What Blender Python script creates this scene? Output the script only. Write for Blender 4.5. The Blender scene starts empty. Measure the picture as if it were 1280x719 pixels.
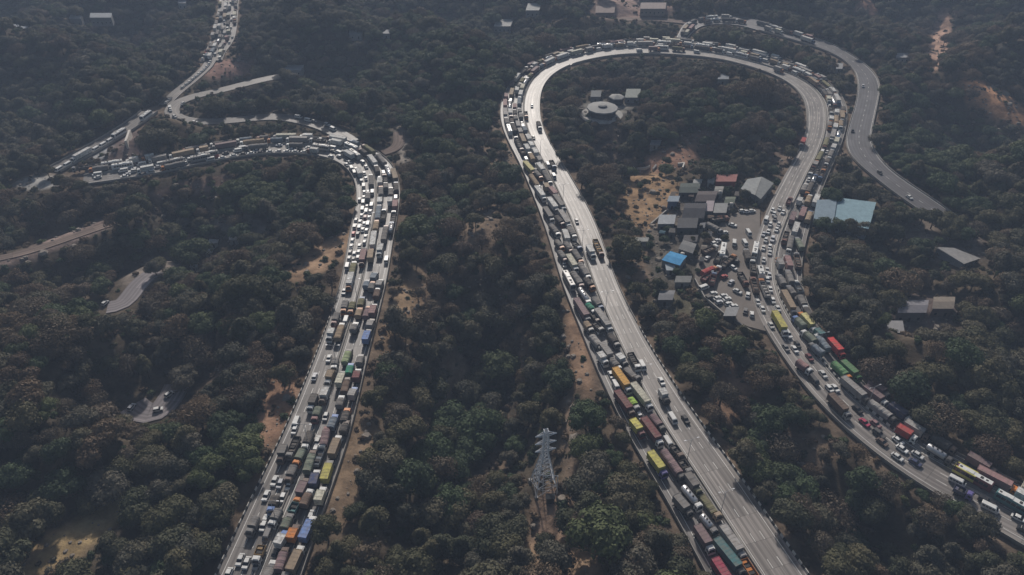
import bpy, bmesh, math, random
import numpy as np
from mathutils import Vector
random.seed(7); rng = np.random.RandomState(11)
S = bpy.context.scene
COL = S.collection
# ------------------------------------------------------------------ camera, world, sun, exposure
H = 185.0; F = 900.0; PITCH = math.atan((359.5 + 300) / F)
cam = bpy.data.objects.new('camera', bpy.data.cameras.new('camera')); COL.objects.link(cam); S.camera = cam
cam.data.sensor_width = 36.0; cam.data.lens = 36.0 * F / 1280.0
cam.data.clip_start = 1.0; cam.data.clip_end = 9000.0
cam.location = (0, 0, H); cam.rotation_euler = (math.pi / 2 - PITCH, 0, 0)
W = bpy.data.worlds.new('World'); S.world = W; W.use_nodes = True
SUN_EL = math.radians(34); SUN_AZ = math.radians(-4)      # azimuth clockwise from +Y
sky = W.node_tree.nodes.new('ShaderNodeTexSky'); sky.sky_type = 'NISHITA'; sky.sun_disc = False
sky.sun_elevation = SUN_EL; sky.sun_rotation = SUN_AZ; sky.dust_density = 3.0; sky.air_density = 1.3
bg = W.node_tree.nodes['Background']; bg.inputs['Strength'].default_value = 0.055
W.node_tree.links.new(sky.outputs[0], bg.inputs[0])
sl = bpy.data.lights.new('sun', 'SUN'); sl.energy = 4.0; sl.angle = math.radians(3.0); sl.color = (1.0, 0.93, 0.86)
sun = bpy.data.objects.new('sun', sl); COL.objects.link(sun)
sd = Vector((math.sin(SUN_AZ) * math.cos(SUN_EL), math.cos(SUN_AZ) * math.cos(SUN_EL), math.sin(SUN_EL)))
sun.rotation_euler = (-sd).to_track_quat('-Z', 'Y').to_euler()
S.view_settings.view_transform = 'Standard'; S.view_settings.look = 'None'
S.view_settings.exposure = 0.05; S.view_settings.gamma = 1.0
S.render.engine = 'CYCLES'
S.cycles.max_bounces = 5; S.cycles.diffuse_bounces = 2; S.cycles.glossy_bounces = 2; S.cycles.transmission_bounces = 2
S.cycles.volume_bounces = 0; S.cycles.use_denoising = True
HAZE = 0.00031

# ------------------------------------------------------------------ geometry of the view
sp, cp = math.sin(PITCH), math.cos(PITCH)
def unproj(px, py, z=0.0):
    px = np.asarray(px, float); py = np.asarray(py, float)
    a = (px - 640) / F; b = -(py - 359.5) / F
    dx = a; dy = cp + b * sp; dz = -sp + b * cp
    t = (z - H) / dz
    return np.stack([dx * t, dy * t], -1)
def proj(x, y, z):
    x = np.asarray(x, float); y = np.asarray(y, float); dz = np.asarray(z, float) - H
    zc = y * cp - dz * sp; yc = y * sp + dz * cp
    zc = np.maximum(zc, 1.0)
    return 640 + F * x / zc, 359.5 - F * yc / zc, F / zc
def smooth(a, b, x):
    t = np.clip((x - a) / (b - a), 0, 1); return t * t * (3 - 2 * t)
def catmull(P, step=3.0):
    P = np.asarray(P, float); out = []
    Q = np.vstack([2 * P[0] - P[1], P, 2 * P[-1] - P[-2]])
    for i in range(1, len(Q) - 2):
        p0, p1, p2, p3 = Q[i - 1:i + 3]; n = max(2, int(np.linalg.norm(p2 - p1) / step) + 1)
        t = np.linspace(0, 1, n, endpoint=False)[:, None]
        out.append(0.5 * (2 * p1 + (p2 - p0) * t + (2 * p0 - 5 * p1 + 4 * p2 - p3) * t ** 2 + (3 * p1 - p0 - 3 * p2 + p3) * t ** 3))
    out.append(P[-1:]); return np.vstack(out)
def resample(P, step):
    d = np.r_[0, np.cumsum(np.linalg.norm(np.diff(P, axis=0), axis=1))]
    n = max(2, int(d[-1] / step) + 1); s = np.linspace(0, d[-1], n)
    return np.stack([np.interp(s, d, P[:, 0]), np.interp(s, d, P[:, 1])], -1), s
def gsm(a, k):
    if k < 1: return a
    w = np.exp(-0.5 * (np.arange(-3 * k, 3 * k + 1) / k) ** 2); w /= w.sum()
    p = np.pad(a, [(3 * k, 3 * k)] + [(0, 0)] * (a.ndim - 1), mode='reflect', reflect_type='odd') if a.ndim > 1 else np.pad(a, 3 * k, mode='edge')
    if a.ndim > 1: return np.stack([np.convolve(p[:, i], w, 'valid') for i in range(a.shape[1])], -1)
    return np.convolve(p, w, 'valid')
def tang(P):
    t = np.gradient(P, axis=0); return t / np.maximum(np.linalg.norm(t, axis=1, keepdims=True), 1e-6)
def width_to(P, Nn, E, sign):
    """signed distance along the normal from each point of P to the polyline E on that side"""
    out = np.full(len(P), np.nan); A = E[:-1]; B = E[1:]; D = B - A
    for i, (p, n) in enumerate(zip(P, Nn)):
        n = n * sign; den = n[0] * D[:, 1] - n[1] * D[:, 0]; den = np.where(abs(den) < 1e-9, 1e-9, den)
        ap = A - p; t = (ap[:, 0] * D[:, 1] - ap[:, 1] * D[:, 0]) / den; u = (ap[:, 0] * n[1] - ap[:, 1] * n[0]) / den
        ok = (u >= 0) & (u <= 1) & (t > 2) & (t < 30)
        if ok.any(): out[i] = t[ok].min()
    idx = np.arange(len(P)); g = ~np.isnan(out)
    return np.interp(idx, idx[g], out[g])

PX_B = dict(
 m=[(972,752),(960,733),(944.5,708),(929,686),(906,652),(896,632),(878,602.6),(858,577.5),(849,560),(837,545),(819,516),(808,494),(794,469),(779.5,442),(772,425),(763,403),(752,380),(741,352),(734,330),(726,306),(716,280),(706,257),(691,226),(678,200),(667,180),(659,162),(655,145),(654,130),(658,112),(668,96),(683,84),(705,74),(730,68),(760,62),(790,59.5),(820,59),(855,62),(890,66),(918,72),(945,79),(980,89),(1010,104),(1028,122),(1033,140),(1031,167),(1022,193),(1010,214),(1001,234),(993,250.6),(986.6,264),(980.5,281),(974,296.5),(969,315),(966,341),(970,361),(976.6,379.5),(985,397),(996,411),(1012,432),(1028.5,453),(1045,476),(1062,493),(1078,507),(1095,522),(1117,540),(1133,552),(1148,564),(1175,580),(1205,592),(1245,610),(1285,630),(1330,652)],
 o=[(912,785),(895,735),(887,714),(853,660),(825,610),(797,565),(774,520),(747,462),(727,412),(715,382),(697,340),(685,292),(672,260),(655,215),(640,185),(630,165),(626,150),(626,125),(637,108),(650,92),(672,77),(702,66),(727,61),(754,56),(780,54),(825,49),(860,51),(900,59),(921,60),(959,69),(1001,85),(1030,100),(1051,120),(1058,138),(1057,162),(1048,184),(1042,201),(1036,218),(1026,240),(1012,280),(1006,312),(1003,345),(1009,383),(1030,418),(1052,447),(1069,472),(1107,505),(1132,527),(1150,538),(1187,565),(1237,592),(1280,612),(1360,650)],
 i=[(1050,780),(1030,750),(1010,717),(987,686),(960,646),(920,590),(909,573),(870,519),(840,475),(812,435),(787,387),(765,340),(740,267),(715,225),(695,192),(684,172),(676,150),(676,125),(681,103),(700,88),(725,77),(750,72),(780,68),(812,68),(850,69),(890,73),(918,77),(945,86),(974,98),(993,110),(1005,128),(1009,152),(1004,178),(995,195),(985,212),(970,238),(958,262),(950,285),(945,305),(940,340),(941,375),(949,405),(962,420),(980,445),(1000,475),(1032,520),(1044,527),(1077,550),(1117,580),(1159,603),(1193,626),(1229,657),(1280,688),(1340,722)])
PX_A = dict(
 m=[(303,760),(315,735),(321,719),(327,697),(352,639),(370,595),(390,550),(402,517),(420,460),(442,390),(455,340),(462,300),(470,260),(471,235),(467,212),(457,198),(440,187),(418,182),(395,180),(357,180),(317,182),(250,193),(190,207),(160,212),(130,216),(105,220)],
 o=[(362,765),(370,735),(375,719),(399,653),(410,625),(424,590),(431,564),(442,520),(456,457),(467,412),(477,375),(485,340),(495,272),(500,247),(500,225),(493,208),(470,190),(432,177),(395,172),(345,172),(317,175),(275,180),(212,195),(175,201),(125,206),(95,209)],
 i=[(245,770),(262,735),(272,719),(280,700),(321,611),(344,561),(363,520),(397,442),(415,390),(430,340),(437,290),(443,257),(450,240),(447,226),(427,208),(400,197),(380,193),(357,191),(317,193),(250,206),(175,221),(132,227),(95,232)])
def U(l, z=0.0):
    a = np.array(l, float); return unproj(a[:, 0], a[:, 1], z)
def dual(PX):
    M = catmull(U(PX['m'])); M, _ = resample(M, 3.0); M = gsm(M, 4); M, s = resample(M, 3.0)
    T = tang(M); N = np.stack([-T[:, 1], T[:, 0]], -1)
    res = {}
    for k in 'oi':
        E = catmull(U(PX[k]))
        best = None
        w1 = None
        # side on which that edge lies (same side all along)
        j = len(M) // 5; e = E[np.argmin(((E - M[j]) ** 2).sum(1))] - M[j]
        sg = 1.0 if e @ N[j] > 0 else -1.0
        w = gsm(width_to(M, N, E, sg), 7)
        res[k] = (sg, np.clip(w, 7.0, 22.0))
    return dict(M=M, T=T, N=N, s=s, **res)
A_ = dual(PX_A); B_ = dual(PX_B)
def single(L, R, z=0.0, sm=3):
    L = resample(catmull(U(L, z)), 1)[0]; R = resample(catmull(U(R, z)), 1)[0]
    n = 160; f = lambda P: P[np.linspace(0, len(P) - 1, n).astype(int)]
    Lr, Rr = f(L), f(R); C = (Lr + Rr) / 2; C, s = resample(C, 3.0); C = gsm(C, sm); C, s = resample(C, 3.0)
    T = tang(C); N = np.stack([-T[:, 1], T[:, 0]], -1)
    sg = 1.0 if (Lr[n // 2] - C[len(C) // 2]) @ N[len(C) // 2] > 0 else -1.0
    wl = gsm(width_to(C, N, L, sg), 3) if True else None
    wr = gsm(width_to(C, N, R, -sg), 3)
    return dict(M=C, T=T, N=N, s=s, a=np.clip(np.where(sg > 0, wl, wr), 2.5, 16), b=np.clip(np.where(sg > 0, wr, wl), 2.5, 16))
def strip(C, hw, z=0.0):
    P = catmull(U(C, z)); P, _ = resample(P, 3.0); P = gsm(P, 2); P, s = resample(P, 3.0)
    T = tang(P); N = np.stack([-T[:, 1], T[:, 0]], -1)
    return dict(M=P, T=T, N=N, s=s, a=np.full(len(P), hw), b=np.full(len(P), hw), z=z)
C_ = single([(858,49),(870,37),(884,31),(920,31),(951,39),(977,46),(1019,59),(1049,72),(1067,87),(1072,104),(1070,128),(1062,155),(1058,179),(1067,199),(1097,225),(1125,247),(1150,264),(1172,281),(1190,298)],
            [(846,46),(856,30),(878,21),(920,20),(939,22),(968,33),(1019,48),(1040,56),(1067,71),(1090,89),(1099,107),(1095,137),(1089,167),(1092,185),(1110,210),(1140,232),(1177,257),(1202,276),(1222,294)])
D_ = single([(184,134),(150,158),(105,185),(58,212)], [(190,145),(170,160),(120,190),(76,214)])
E_ = single([(250,76),(256,66),(268,35),(273,5),(276,-10)], [(278,76),(281,66),(294,45),(298,6),(299,-10)])
F_ = strip([(318,147),(285,150.5),(250,152),(226,149),(214,141),(217,131),(238,121),(283,111),(320,101),(350,95)], 4.6)
G_ = strip([(318,147),(345,145),(372,149),(400,156),(420,165),(440,177)], 5.0)
H_ = strip([(205,131),(220,116),(240,100),(258,84),(264,74)], 4.0)
L_ = strip([(478,190),(492,188),(500,178),(498,164)], 3.5)
K1 = strip([(134,384),(150,386),(160,376),(168,360),(180,347),(196,338)], 4.6, -12.0)
K2 = strip([(166,506),(178,522),(196,522),(209,508),(217,492),(222,480)], 5.0, -12.0)
K3 = strip([(-40,330),(30,316),(90,296),(160,272)], 2.6, -2.0)
N_ = strip([(690,26),(730,27),(775,24),(820,24),(862,28)], 5.0)

# sampled discs of road for distance tests:  x, y, radius, z
def discs(R, wa, wb, z=0.0):
    off = (wa * 1.0 - wb) / 2; c = R['M'] + R['N'] * off[:, None]; r = (wa + wb) / 2
    return np.column_stack([c, r, np.full(len(c), z)])
def ab(R):
    if 'o' in R:
        (so, wo), (si, wi) = R['o'], R['i']; return (wo, wi) if so > 0 else (wi, wo)
    return R['a'], R['b']
HI = np.vstack([discs(R, *ab(R)) for R in (A_, B_, C_, D_, E_)])
HS = np.vstack([discs(R, *ab(R), R.get('z', 0)) for R in (F_, G_, H_, L_, N_)])
LO = np.vstack([discs(R, *ab(R), R['z']) for R in (K1, K2, K3)])
def rdist(x, y, D):
    x = np.atleast_1d(x).astype(float).ravel(); y = np.atleast_1d(y).astype(float).ravel(); out = np.full(len(x), 1e9); k = np.zeros(len(x), int)
    for c in range(0, len(x), 20000):
        d = np.hypot(x[c:c + 20000, None] - D[None, :, 0], y[c:c + 20000, None] - D[None, :, 1]) - D[None, :, 2]
        k[c:c + 20000] = d.argmin(1); out[c:c + 20000] = d.min(1)
    return out, k
LOTPX = [(928,262),(950,262),(950,300),(945,340),(946,380),(958,414),(935,408),(905,395),(880,375),(868,350),(872,325),(885,300),(905,275)]
LOT = U(LOTPX)
def inpoly(x, y, P):
    c = np.zeros(len(x), bool); j = len(P) - 1
    for i in range(len(P)):
        xi, yi = P[i]; xj, yj = P[j]
        c ^= ((yi > y) != (yj > y)) & (x < (xj - xi) * (y - yi) / (yj - yi + 1e-12) + xi); j = i
    return c
fr = [(rng.uniform(-1, 1, 2), rng.uniform(0, 6.28)) for _ in range(18)]
def relief(x, y):
    r = np.zeros_like(x)
    for i, (k, p) in enumerate(fr):
        wl = [190, 110, 60][i % 3]; a = [4.6, 3.0, 1.3][i % 3]; k = k / np.linalg.norm(k)
        r += a * np.sin((k[0] * x + k[1] * y) * 6.283 / wl + p)
    return r
FLAT = [(unproj(60, 700), 26., -1.0), (unproj(95, 672), 26., -1.5), (unproj(135, 645), 24., -2.0), (unproj(160, 630), 20., -2.5), (unproj(875, 290), 62., -0.3), (unproj(925, 340), 55., -0.3), (unproj(765, 128), 45., -1.0), (unproj(1057, 262), 30., -3.0), (unproj(1150, 392), 32., -5.0),
        (unproj(680, 618), 14., -4.0), (unproj(810, 240), 38., -1.5)]
BUMP = [(unproj(190, 430), 60., -12., 0), (unproj(580, 420), 70., -8., 0), (unproj(900, 560), 60., -7., 0), (unproj(1240, 400), 90., 5., 0), (unproj(330, 250), 60., -8., 0)]
for q in range(7): BUMP.append((unproj(38 + q * 21, 722 - q * 15.5, -2.0), 40., .3, 0))
def hgt(x, y):
    sh = np.shape(x); x = np.atleast_1d(np.asarray(x, float)).ravel(); y = np.atleast_1d(np.asarray(y, float)).ravel()
    r = relief(x, y) - 3.0
    for c, R, a, _ in BUMP: r += a * np.exp(-((x - c[0]) ** 2 + (y - c[1]) ** 2) / (2 * (R * .5) ** 2))
    for c, R, z in FLAT:
        w = smooth(1.0, 0.55, np.hypot(x - c[0], y - c[1]) / R); r = r * (1 - w) + z * w
    d, k = rdist(x, y, LO); w = smooth(26, 1.5, d); r = r * (1 - w) + (LO[k, 3] - 0.35) * w
    d2, _ = rdist(x, y, HS); w = smooth(22, 1.0, d2); r = r * (1 - w) - 0.45 * w
    d1, _ = rdist(x, y, HI); w = smooth(42, 1.5, d1); r = r * (1 - w) - 1.0 * w
    return r.reshape(sh)
def ghit(px, py, dz=0.0):
    z = -1.0
    for _ in range(14):
        p = unproj(px, py, z + dz); z = z * .4 + float(hgt(p[0], p[1])) * .6
    return float(p[0]), float(p[1]), z

# ------------------------------------------------------------------ materials
def newmat(name):
    m = bpy.data.materials.new(name); m.use_nodes = True; n = m.node_tree.nodes
    return m, n, m.node_tree.links, n['Principled BSDF']
def plain(name, col, rough=.7, metal=0., var=.25, scale=1.5, bump=0., spec=.4):
    m, n, l, b = newmat(name)
    tc = n.new('ShaderNodeTexCoord'); nz = n.new('ShaderNodeTexNoise'); nz.inputs['Scale'].default_value = scale; nz.inputs['Detail'].default_value = 5
    l.new(tc.outputs['Object'], nz.inputs['Vector'])
    mx = n.new('ShaderNodeMix'); mx.data_type = 'RGBA'; mx.inputs[6].default_value = (*[c * (1 - var) for c in col], 1); mx.inputs[7].default_value = (*[min(1, c * (1 + var)) for c in col], 1)
    l.new(nz.outputs[0], mx.inputs[0]); l.new(mx.outputs[2], b.inputs['Base Color'])
    b.inputs['Roughness'].default_value = rough; b.inputs['Metallic'].default_value = metal; b.inputs['Specular IOR Level'].default_value = spec
    if bump:
        bp = n.new('ShaderNodeBump'); bp.inputs['Strength'].default_value = bump; l.new(nz.outputs[0], bp.inputs['Height']); l.new(bp.outputs[0], b.inputs['Normal'])
    return m
def objpaint(name, rough, ribs=0., dust=.35, metal=0.):
    m, n, l, b = newmat(name)
    oi = n.new('ShaderNodeObjectInfo'); tc = n.new('ShaderNodeTexCoord'); nz = n.new('ShaderNodeTexNoise'); nz.inputs['Scale'].default_value = .9; nz.inputs['Detail'].default_value = 6
    ad = n.new('ShaderNodeVectorMath'); ad.operation = 'ADD'; sc = n.new('ShaderNodeVectorMath'); sc.operation = 'SCALE'; sc.inputs['Scale'].default_value = 40
    cx = n.new('ShaderNodeCombineXYZ'); l.new(oi.outputs['Random'], cx.inputs[0]); l.new(cx.outputs[0], sc.inputs[0]); l.new(sc.outputs[0], ad.inputs[0]); l.new(tc.outputs['Object'], ad.inputs[1]); l.new(ad.outputs[0], nz.inputs['Vector'])
    mr = n.new('ShaderNodeMapRange'); mr.inputs[1].default_value = .35; mr.inputs[2].default_value = .75; mr.inputs[3].default_value = 0; mr.inputs[4].default_value = min(.9, dust * 1.3); l.new(nz.outputs[0], mr.inputs[0])
    mx = n.new('ShaderNodeMix'); mx.data_type = 'RGBA'; mx.inputs[7].default_value = (.17, .14, .115, 1); l.new(oi.outputs['Color'], mx.inputs[6]); l.new(mr.outputs[0], mx.inputs[0]); l.new(mx.outputs[2], b.inputs['Base Color'])
    b.inputs['Roughness'].default_value = rough; b.inputs['Metallic'].default_value = metal; b.inputs['Specular IOR Level'].default_value = .5 if rough < .5 else .2
    if ribs:
        wv = n.new('ShaderNodeTexWave'); wv.wave_type = 'BANDS'; wv.bands_direction = 'X'; wv.inputs['Scale'].default_value = ribs; l.new(tc.outputs['Object'], wv.inputs['Vector'])
        bp = n.new('ShaderNodeBump'); bp.inputs['Strength'].default_value = .6; bp.inputs['Distance'].default_value = .06; l.new(wv.outputs[0], bp.inputs['Height']); l.new(bp.outputs[0], b.inputs['Normal'])
    return m
M = {}
M['paint'] = objpaint('vehicle_paint', .35, 0, .15)
M['cargo'] = objpaint('cargo_paint', .65, 1.1, .55)
M['tarp'] = objpaint('tarpaulin', .9, .45, .5)
M['steel'] = objpaint('tank_steel', .32, 0, .25, .55)
M['glass'] = plain('window_glass', (.02, .023, .028), .12, 0, .2, 2, 0, .6)
M['tyre'] = plain('tyre_rubber', (.02, .02, .02), .9)
M['dark'] = plain('dark_chassis', (.035, .032, .03), .8)
M['lamp'] = plain('lamp_lens', (.7, .68, .62), .3)
for k, c in dict(cab_white=(.62, .62, .6), cab_orange=(.42, .16, .05), cab_brown=(.17, .07, .05), cab_grey=(.2, .2, .21), cab_blue=(.07, .12, .22)).items(): M[k] = plain(k, c, .4, 0, .15)
M['concrete'] = plain('concrete', (.27, .255, .235), .85, 0, .3, .6, .1)
M['pale_metal'] = plain('galvanised_steel', (.42, .43, .45), .5, .5, .15)
M['stone'] = plain('field_stone', (.22, .19, .16), .9, 0, .4, .8)
M['trunk'] = plain('bark', (.09, .07, .055), .95, 0, .35, 3, .3)

def foliage(name, cols, reg, trans=.22):
    m, n, l, b = newmat(name); b.inputs['Roughness'].default_value = .75; b.inputs['Specular IOR Level'].default_value = .2
    oi = n.new('ShaderNodeObjectInfo'); cr = n.new('ShaderNodeValToRGB'); e = cr.color_ramp.elements
    while len(e) < len(cols): e.new(.5)
    for i, c in enumerate(cols): e[i].position = i / (len(cols) - 1); e[i].color = (*c, 1)
    cr.color_ramp.interpolation = 'LINEAR'
    geo = n.new('ShaderNodeNewGeometry'); n1 = n.new('ShaderNodeTexNoise'); n1.inputs['Scale'].default_value = .012; n1.inputs['Detail'].default_value = 2; l.new(geo.outputs['Position'], n1.inputs['Vector'])
    mr = n.new('ShaderNodeMapRange'); mr.inputs[1].default_value = .3; mr.inputs[2].default_value = .7; l.new(n1.outputs[0], mr.inputs[0])
    mm = n.new('ShaderNodeMix'); mm.data_type = 'FLOAT'; mm.inputs[0].default_value = reg; l.new(oi.outputs['Random'], mm.inputs[2]); l.new(mr.outputs[0], mm.inputs[3]); l.new(mm.outputs[0], cr.inputs[0])
    n2 = n.new('ShaderNodeTexNoise'); n2.inputs['Scale'].default_value = .7; n2.inputs['Detail'].default_value = 4; l.new(geo.outputs['Position'], n2.inputs['Vector'])
    m2 = n.new('ShaderNodeMapRange'); m2.inputs[1].default_value = .3; m2.inputs[2].default_value = .7; m2.inputs[3].default_value = .82; m2.inputs[4].default_value = 1.18; l.new(n2.outputs[0], m2.inputs[0])
    sc = n.new('ShaderNodeVectorMath'); sc.operation = 'SCALE'; l.new(cr.outputs[0], sc.inputs[0]); l.new(m2.outputs[0], sc.inputs['Scale']); l.new(sc.outputs[0], b.inputs['Base Color'])
    tr = n.new('ShaderNodeBsdfTranslucent'); l.new(sc.outputs[0], tr.inputs[0]); ms = n.new('ShaderNodeMixShader'); ms.inputs[0].default_value = trans
    l.new(b.outputs[0], ms.inputs[1]); l.new(tr.outputs[0], ms.inputs[2]); l.new(ms.outputs[0], n['Material Output'].inputs['Surface'])
    return m
M['leafy'] = foliage('leafy_foliage', [(.052, .058, .032), (.088, .086, .046), (.118, .106, .060), (.052, .060, .034), (.125, .112, .072), (.060, .062, .046), (.135, .122, .092), (.036, .040, .030)], .25)
M['green'] = foliage('green_foliage', [(.042, .064, .030), (.060, .088, .040), (.050, .070, .038), (.100, .118, .050), (.056, .086, .052)], .3)
M['dry'] = foliage('dry_foliage', [(.14, .105, .076), (.105, .090, .068), (.16, .115, .075), (.11, .080, .060), (.165, .138, .105)], .4)

# ground material : soil colour painted per vertex (what the soil is), broken up by noise
m, n, l, b = newmat('hillside_ground'); b.inputs['Roughness'].default_value = .95; b.inputs['Specular IOR Level'].default_value = .1
at = n.new('ShaderNodeVertexColor'); at.layer_name = 'soil'
geo = n.new('ShaderNodeNewGeometry')
na = n.new('ShaderNodeTexNoise'); na.inputs['Scale'].default_value = .12; na.inputs['Detail'].default_value = 9; na.inputs['Roughness'].default_value = .65; l.new(geo.outputs['Position'], na.inputs['Vector'])
mr = n.new('ShaderNodeMapRange'); mr.inputs[1].default_value = .3; mr.inputs[2].default_value = .72; mr.inputs[3].default_value = .35; mr.inputs[4].default_value = 1.6; l.new(na.outputs[0], mr.inputs[0])
sc = n.new('ShaderNodeVectorMath'); sc.operation = 'SCALE'; l.new(at.outputs[0], sc.inputs[0]); l.new(mr.outputs[0], sc.inputs['Scale']); l.new(sc.outputs[0], b.inputs['Base Color'])
bp = n.new('ShaderNodeBump'); bp.inputs['Strength'].default_value = .9; bp.inputs['Distance'].default_value = 1.2; l.new(na.outputs[0], bp.inputs['Height']); l.new(bp.outputs[0], b.inputs['Normal'])
M['ground'] = m

def roadmat(name, c1, c2, rough=.5, streak=1.0):
    m, n, l, b = newmat(name); uv = n.new('ShaderNodeUVMap'); uv.uv_map = 'uv'
    mp = n.new('ShaderNodeMapping'); mp.inputs['Scale'].default_value = (.018, 1.1, 1); l.new(uv.outputs[0], mp.inputs[0])
    n1 = n.new('ShaderNodeTexNoise'); n1.inputs['Scale'].default_value = 1.0; n1.inputs['Detail'].default_value = 5; n1.inputs['Roughness'].default_value = .6; l.new(mp.outputs[0], n1.inputs['Vector'])
    mp2 = n.new('ShaderNodeMapping'); mp2.inputs['Scale'].default_value = (.06, .12, 1); l.new(uv.outputs[0], mp2.inputs[0])
    n2 = n.new('ShaderNodeTexNoise'); n2.inputs['Scale'].default_value = 1.; n2.inputs['Detail'].default_value = 6; l.new(mp2.outputs[0], n2.inputs['Vector'])
    mr = n.new('ShaderNodeMapRange'); mr.inputs[1].default_value = .36; mr.inputs[2].default_value = .64; l.new(n1.outputs[0], mr.inputs[0])
    ad = n.new('ShaderNodeMath'); ad.operation = 'MULTIPLY_ADD'; ad.inputs[1].default_value = .6 * streak; l.new(mr.outputs[0], ad.inputs[0])
    ml = n.new('ShaderNodeMath'); ml.operation = 'MULTIPLY'; ml.inputs[1].default_value = .6; l.new(n2.outputs[0], ml.inputs[0]); l.new(ml.outputs[0], ad.inputs[2])
    mx = n.new('ShaderNodeMix'); mx.data_type = 'RGBA'; mx.inputs[6].default_value = (*c1, 1); mx.inputs[7].default_value = (*c2, 1); l.new(ad.outputs[0], mx.inputs[0]); l.new(mx.outputs[2], b.inputs['Base Color'])
    bk = n.new('ShaderNodeTexBrick'); bk.inputs['Scale'].default_value = 1.0; bk.inputs['Brick Width'].default_value = 9.0; bk.inputs['Row Height'].default_value = 3.6; bk.inputs['Mortar Size'].default_value = .07; bk.offset = 0
    bk.inputs['Color1'].default_value = (.72, .72, .72, 1); bk.inputs['Color2'].default_value = (1.12, 1.12, 1.12, 1); bk.inputs['Mortar'].default_value = (.5, .5, .5, 1); l.new(uv.outputs[0], bk.inputs['Vector'])
    wv = n.new('ShaderNodeTexWave'); wv.bands_direction = 'Y'; wv.inputs['Scale'].default_value = .175; wv.inputs['Distortion'].default_value = 1.2; wv.inputs['Detail'].default_value = 2; mp3 = n.new('ShaderNodeMapping'); mp3.inputs['Scale'].default_value = (.02, 1, 1); l.new(uv.outputs[0], mp3.inputs[0]); l.new(mp3.outputs[0], wv.inputs['Vector'])
    m3 = n.new('ShaderNodeMapRange'); m3.inputs[3].default_value = 1.12; m3.inputs[4].default_value = .74; l.new(wv.outputs[0], m3.inputs[0])
    q1 = n.new('ShaderNodeVectorMath'); q1.operation = 'MULTIPLY'; l.new(mx.outputs[2], q1.inputs[0]); l.new(bk.outputs[0], q1.inputs[1]); q2 = n.new('ShaderNodeVectorMath'); q2.operation = 'SCALE'; l.new(q1.outputs[0], q2.inputs[0]); l.new(m3.outputs[0], q2.inputs['Scale']); l.new(q2.outputs[0], b.inputs['Base Color'])
    rr = n.new('ShaderNodeMapRange'); rr.inputs[3].default_value = rough + .12; rr.inputs[4].default_value = rough - .02; l.new(ad.outputs[0], rr.inputs[0]); l.new(rr.outputs[0], b.inputs['Roughness'])
    # expansion joints every 4.5 m and the odd dark repair patch
    b.inputs['Specular IOR Level'].default_value = .38
    return m
M['roadC'] = roadmat('concrete_carriageway', (.095, .085, .080), (.30, .272, .25), .45)
M['roadJ'] = roadmat('asphalt_carriageway', (.085, .077, .073), (.21, .192, .18), .5, .9)
M['roadP'] = roadmat('dark_asphalt', (.075, .072, .078), (.115, .11, .117), .5, .4)
M['roadK'] = roadmat('worn_hill_asphalt', (.17, .15, .155), (.30, .27, .28), .7, .5)
M['dirt'] = roadmat('dirt_track', (.15, .11, .09), (.25, .19, .16), .9, .4)
M['lot'] = plain('lot_paving', (.135, .115, .10), .8, 0, .45, .12, .1)
M['line'] = plain('road_paint', (.62, .61, .58), .6, 0, .3, .8)

# ------------------------------------------------------------------ mesh builder
class MB:
    def __init__(s): s.v = []; s.f = []; s.m = []; s.mats = []; s.sm = []
    def mi(s, mat):
        if mat not in s.mats: s.mats.append(mat)
        return s.mats.index(mat)
    def add(s, vs, fs, mat, sm=False):
        b = len(s.v); s.v += [tuple(v) for v in vs]; k = s.mi(mat)
        for f in fs: s.f.append(tuple(b + i for i in f)); s.m.append(k); s.sm.append(sm)
        return s
    def frus(s, x0, x1, y0, y1, z0, X0, X1, Y0, Y1, z1, mat):
        return s.add([(x0, y0, z0), (x1, y0, z0), (x1, y1, z0), (x0, y1, z0), (X0, Y0, z1), (X1, Y0, z1), (X1, Y1, z1), (X0, Y1, z1)],
                     [(3, 2, 1, 0), (4, 5, 6, 7), (0, 1, 5, 4), (1, 2, 6, 5), (2, 3, 7, 6), (3, 0, 4, 7)], mat)
    def box(s, x0, x1, y0, y1, z0, z1, mat): return s.frus(x0, x1, y0, y1, z0, x0, x1, y0, y1, z1, mat)
    def bar(s, a, b, r, mat):
        a = Vector(a); b = Vector(b); d = (b - a).normalized(); u = d.orthogonal().normalized(); w = d.cross(u)
        vs = [p + (u * i + w * j) * r for p in (a, b) for i, j in ((1, 1), (-1, 1), (-1, -1), (1, -1))]
        return s.add(vs, [(0, 1, 2, 3), (7, 6, 5, 4), (0, 4, 5, 1), (1, 5, 6, 2), (2, 6, 7, 3), (3, 7, 4, 0)], mat)
    def tube(s, pts, rs, mat, n=8, cap=True):
        vs = []; fs = []
        for i, (p, r) in enumerate(zip(pts, rs)):
            p = Vector(p); q = Vector(pts[min(i + 1, len(pts) - 1)]) - Vector(pts[max(i - 1, 0)]); q.normalize(); u = q.cross(Vector((0, 1, 0)) if abs(q.y) < .9 else Vector((1, 0, 0))).normalized(); w = q.cross(u)
            vs += [p + (u * math.cos(6.2832 * k / n) + w * math.sin(6.2832 * k / n)) * r for k in range(n)]
        for i in range(len(pts) - 1):
            for k in range(n): fs.append((i * n + k, i * n + (k + 1) % n, (i + 1) * n + (k + 1) % n, (i + 1) * n + k))
        if cap: fs += [tuple(range(n - 1, -1, -1)), tuple(range((len(pts) - 1) * n, len(pts) * n))]
        return s.add(vs, fs, mat, True)
    def mesh(s, name):
        me = bpy.data.meshes.new(name); me.from_pydata(s.v, [], s.f); me.polygons.foreach_set('material_index', s.m); me.polygons.foreach_set('use_smooth', s.sm)
        for mt in s.mats: me.materials.append(M[mt] if isinstance(mt, str) else mt)
        me.update(); return me
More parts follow.
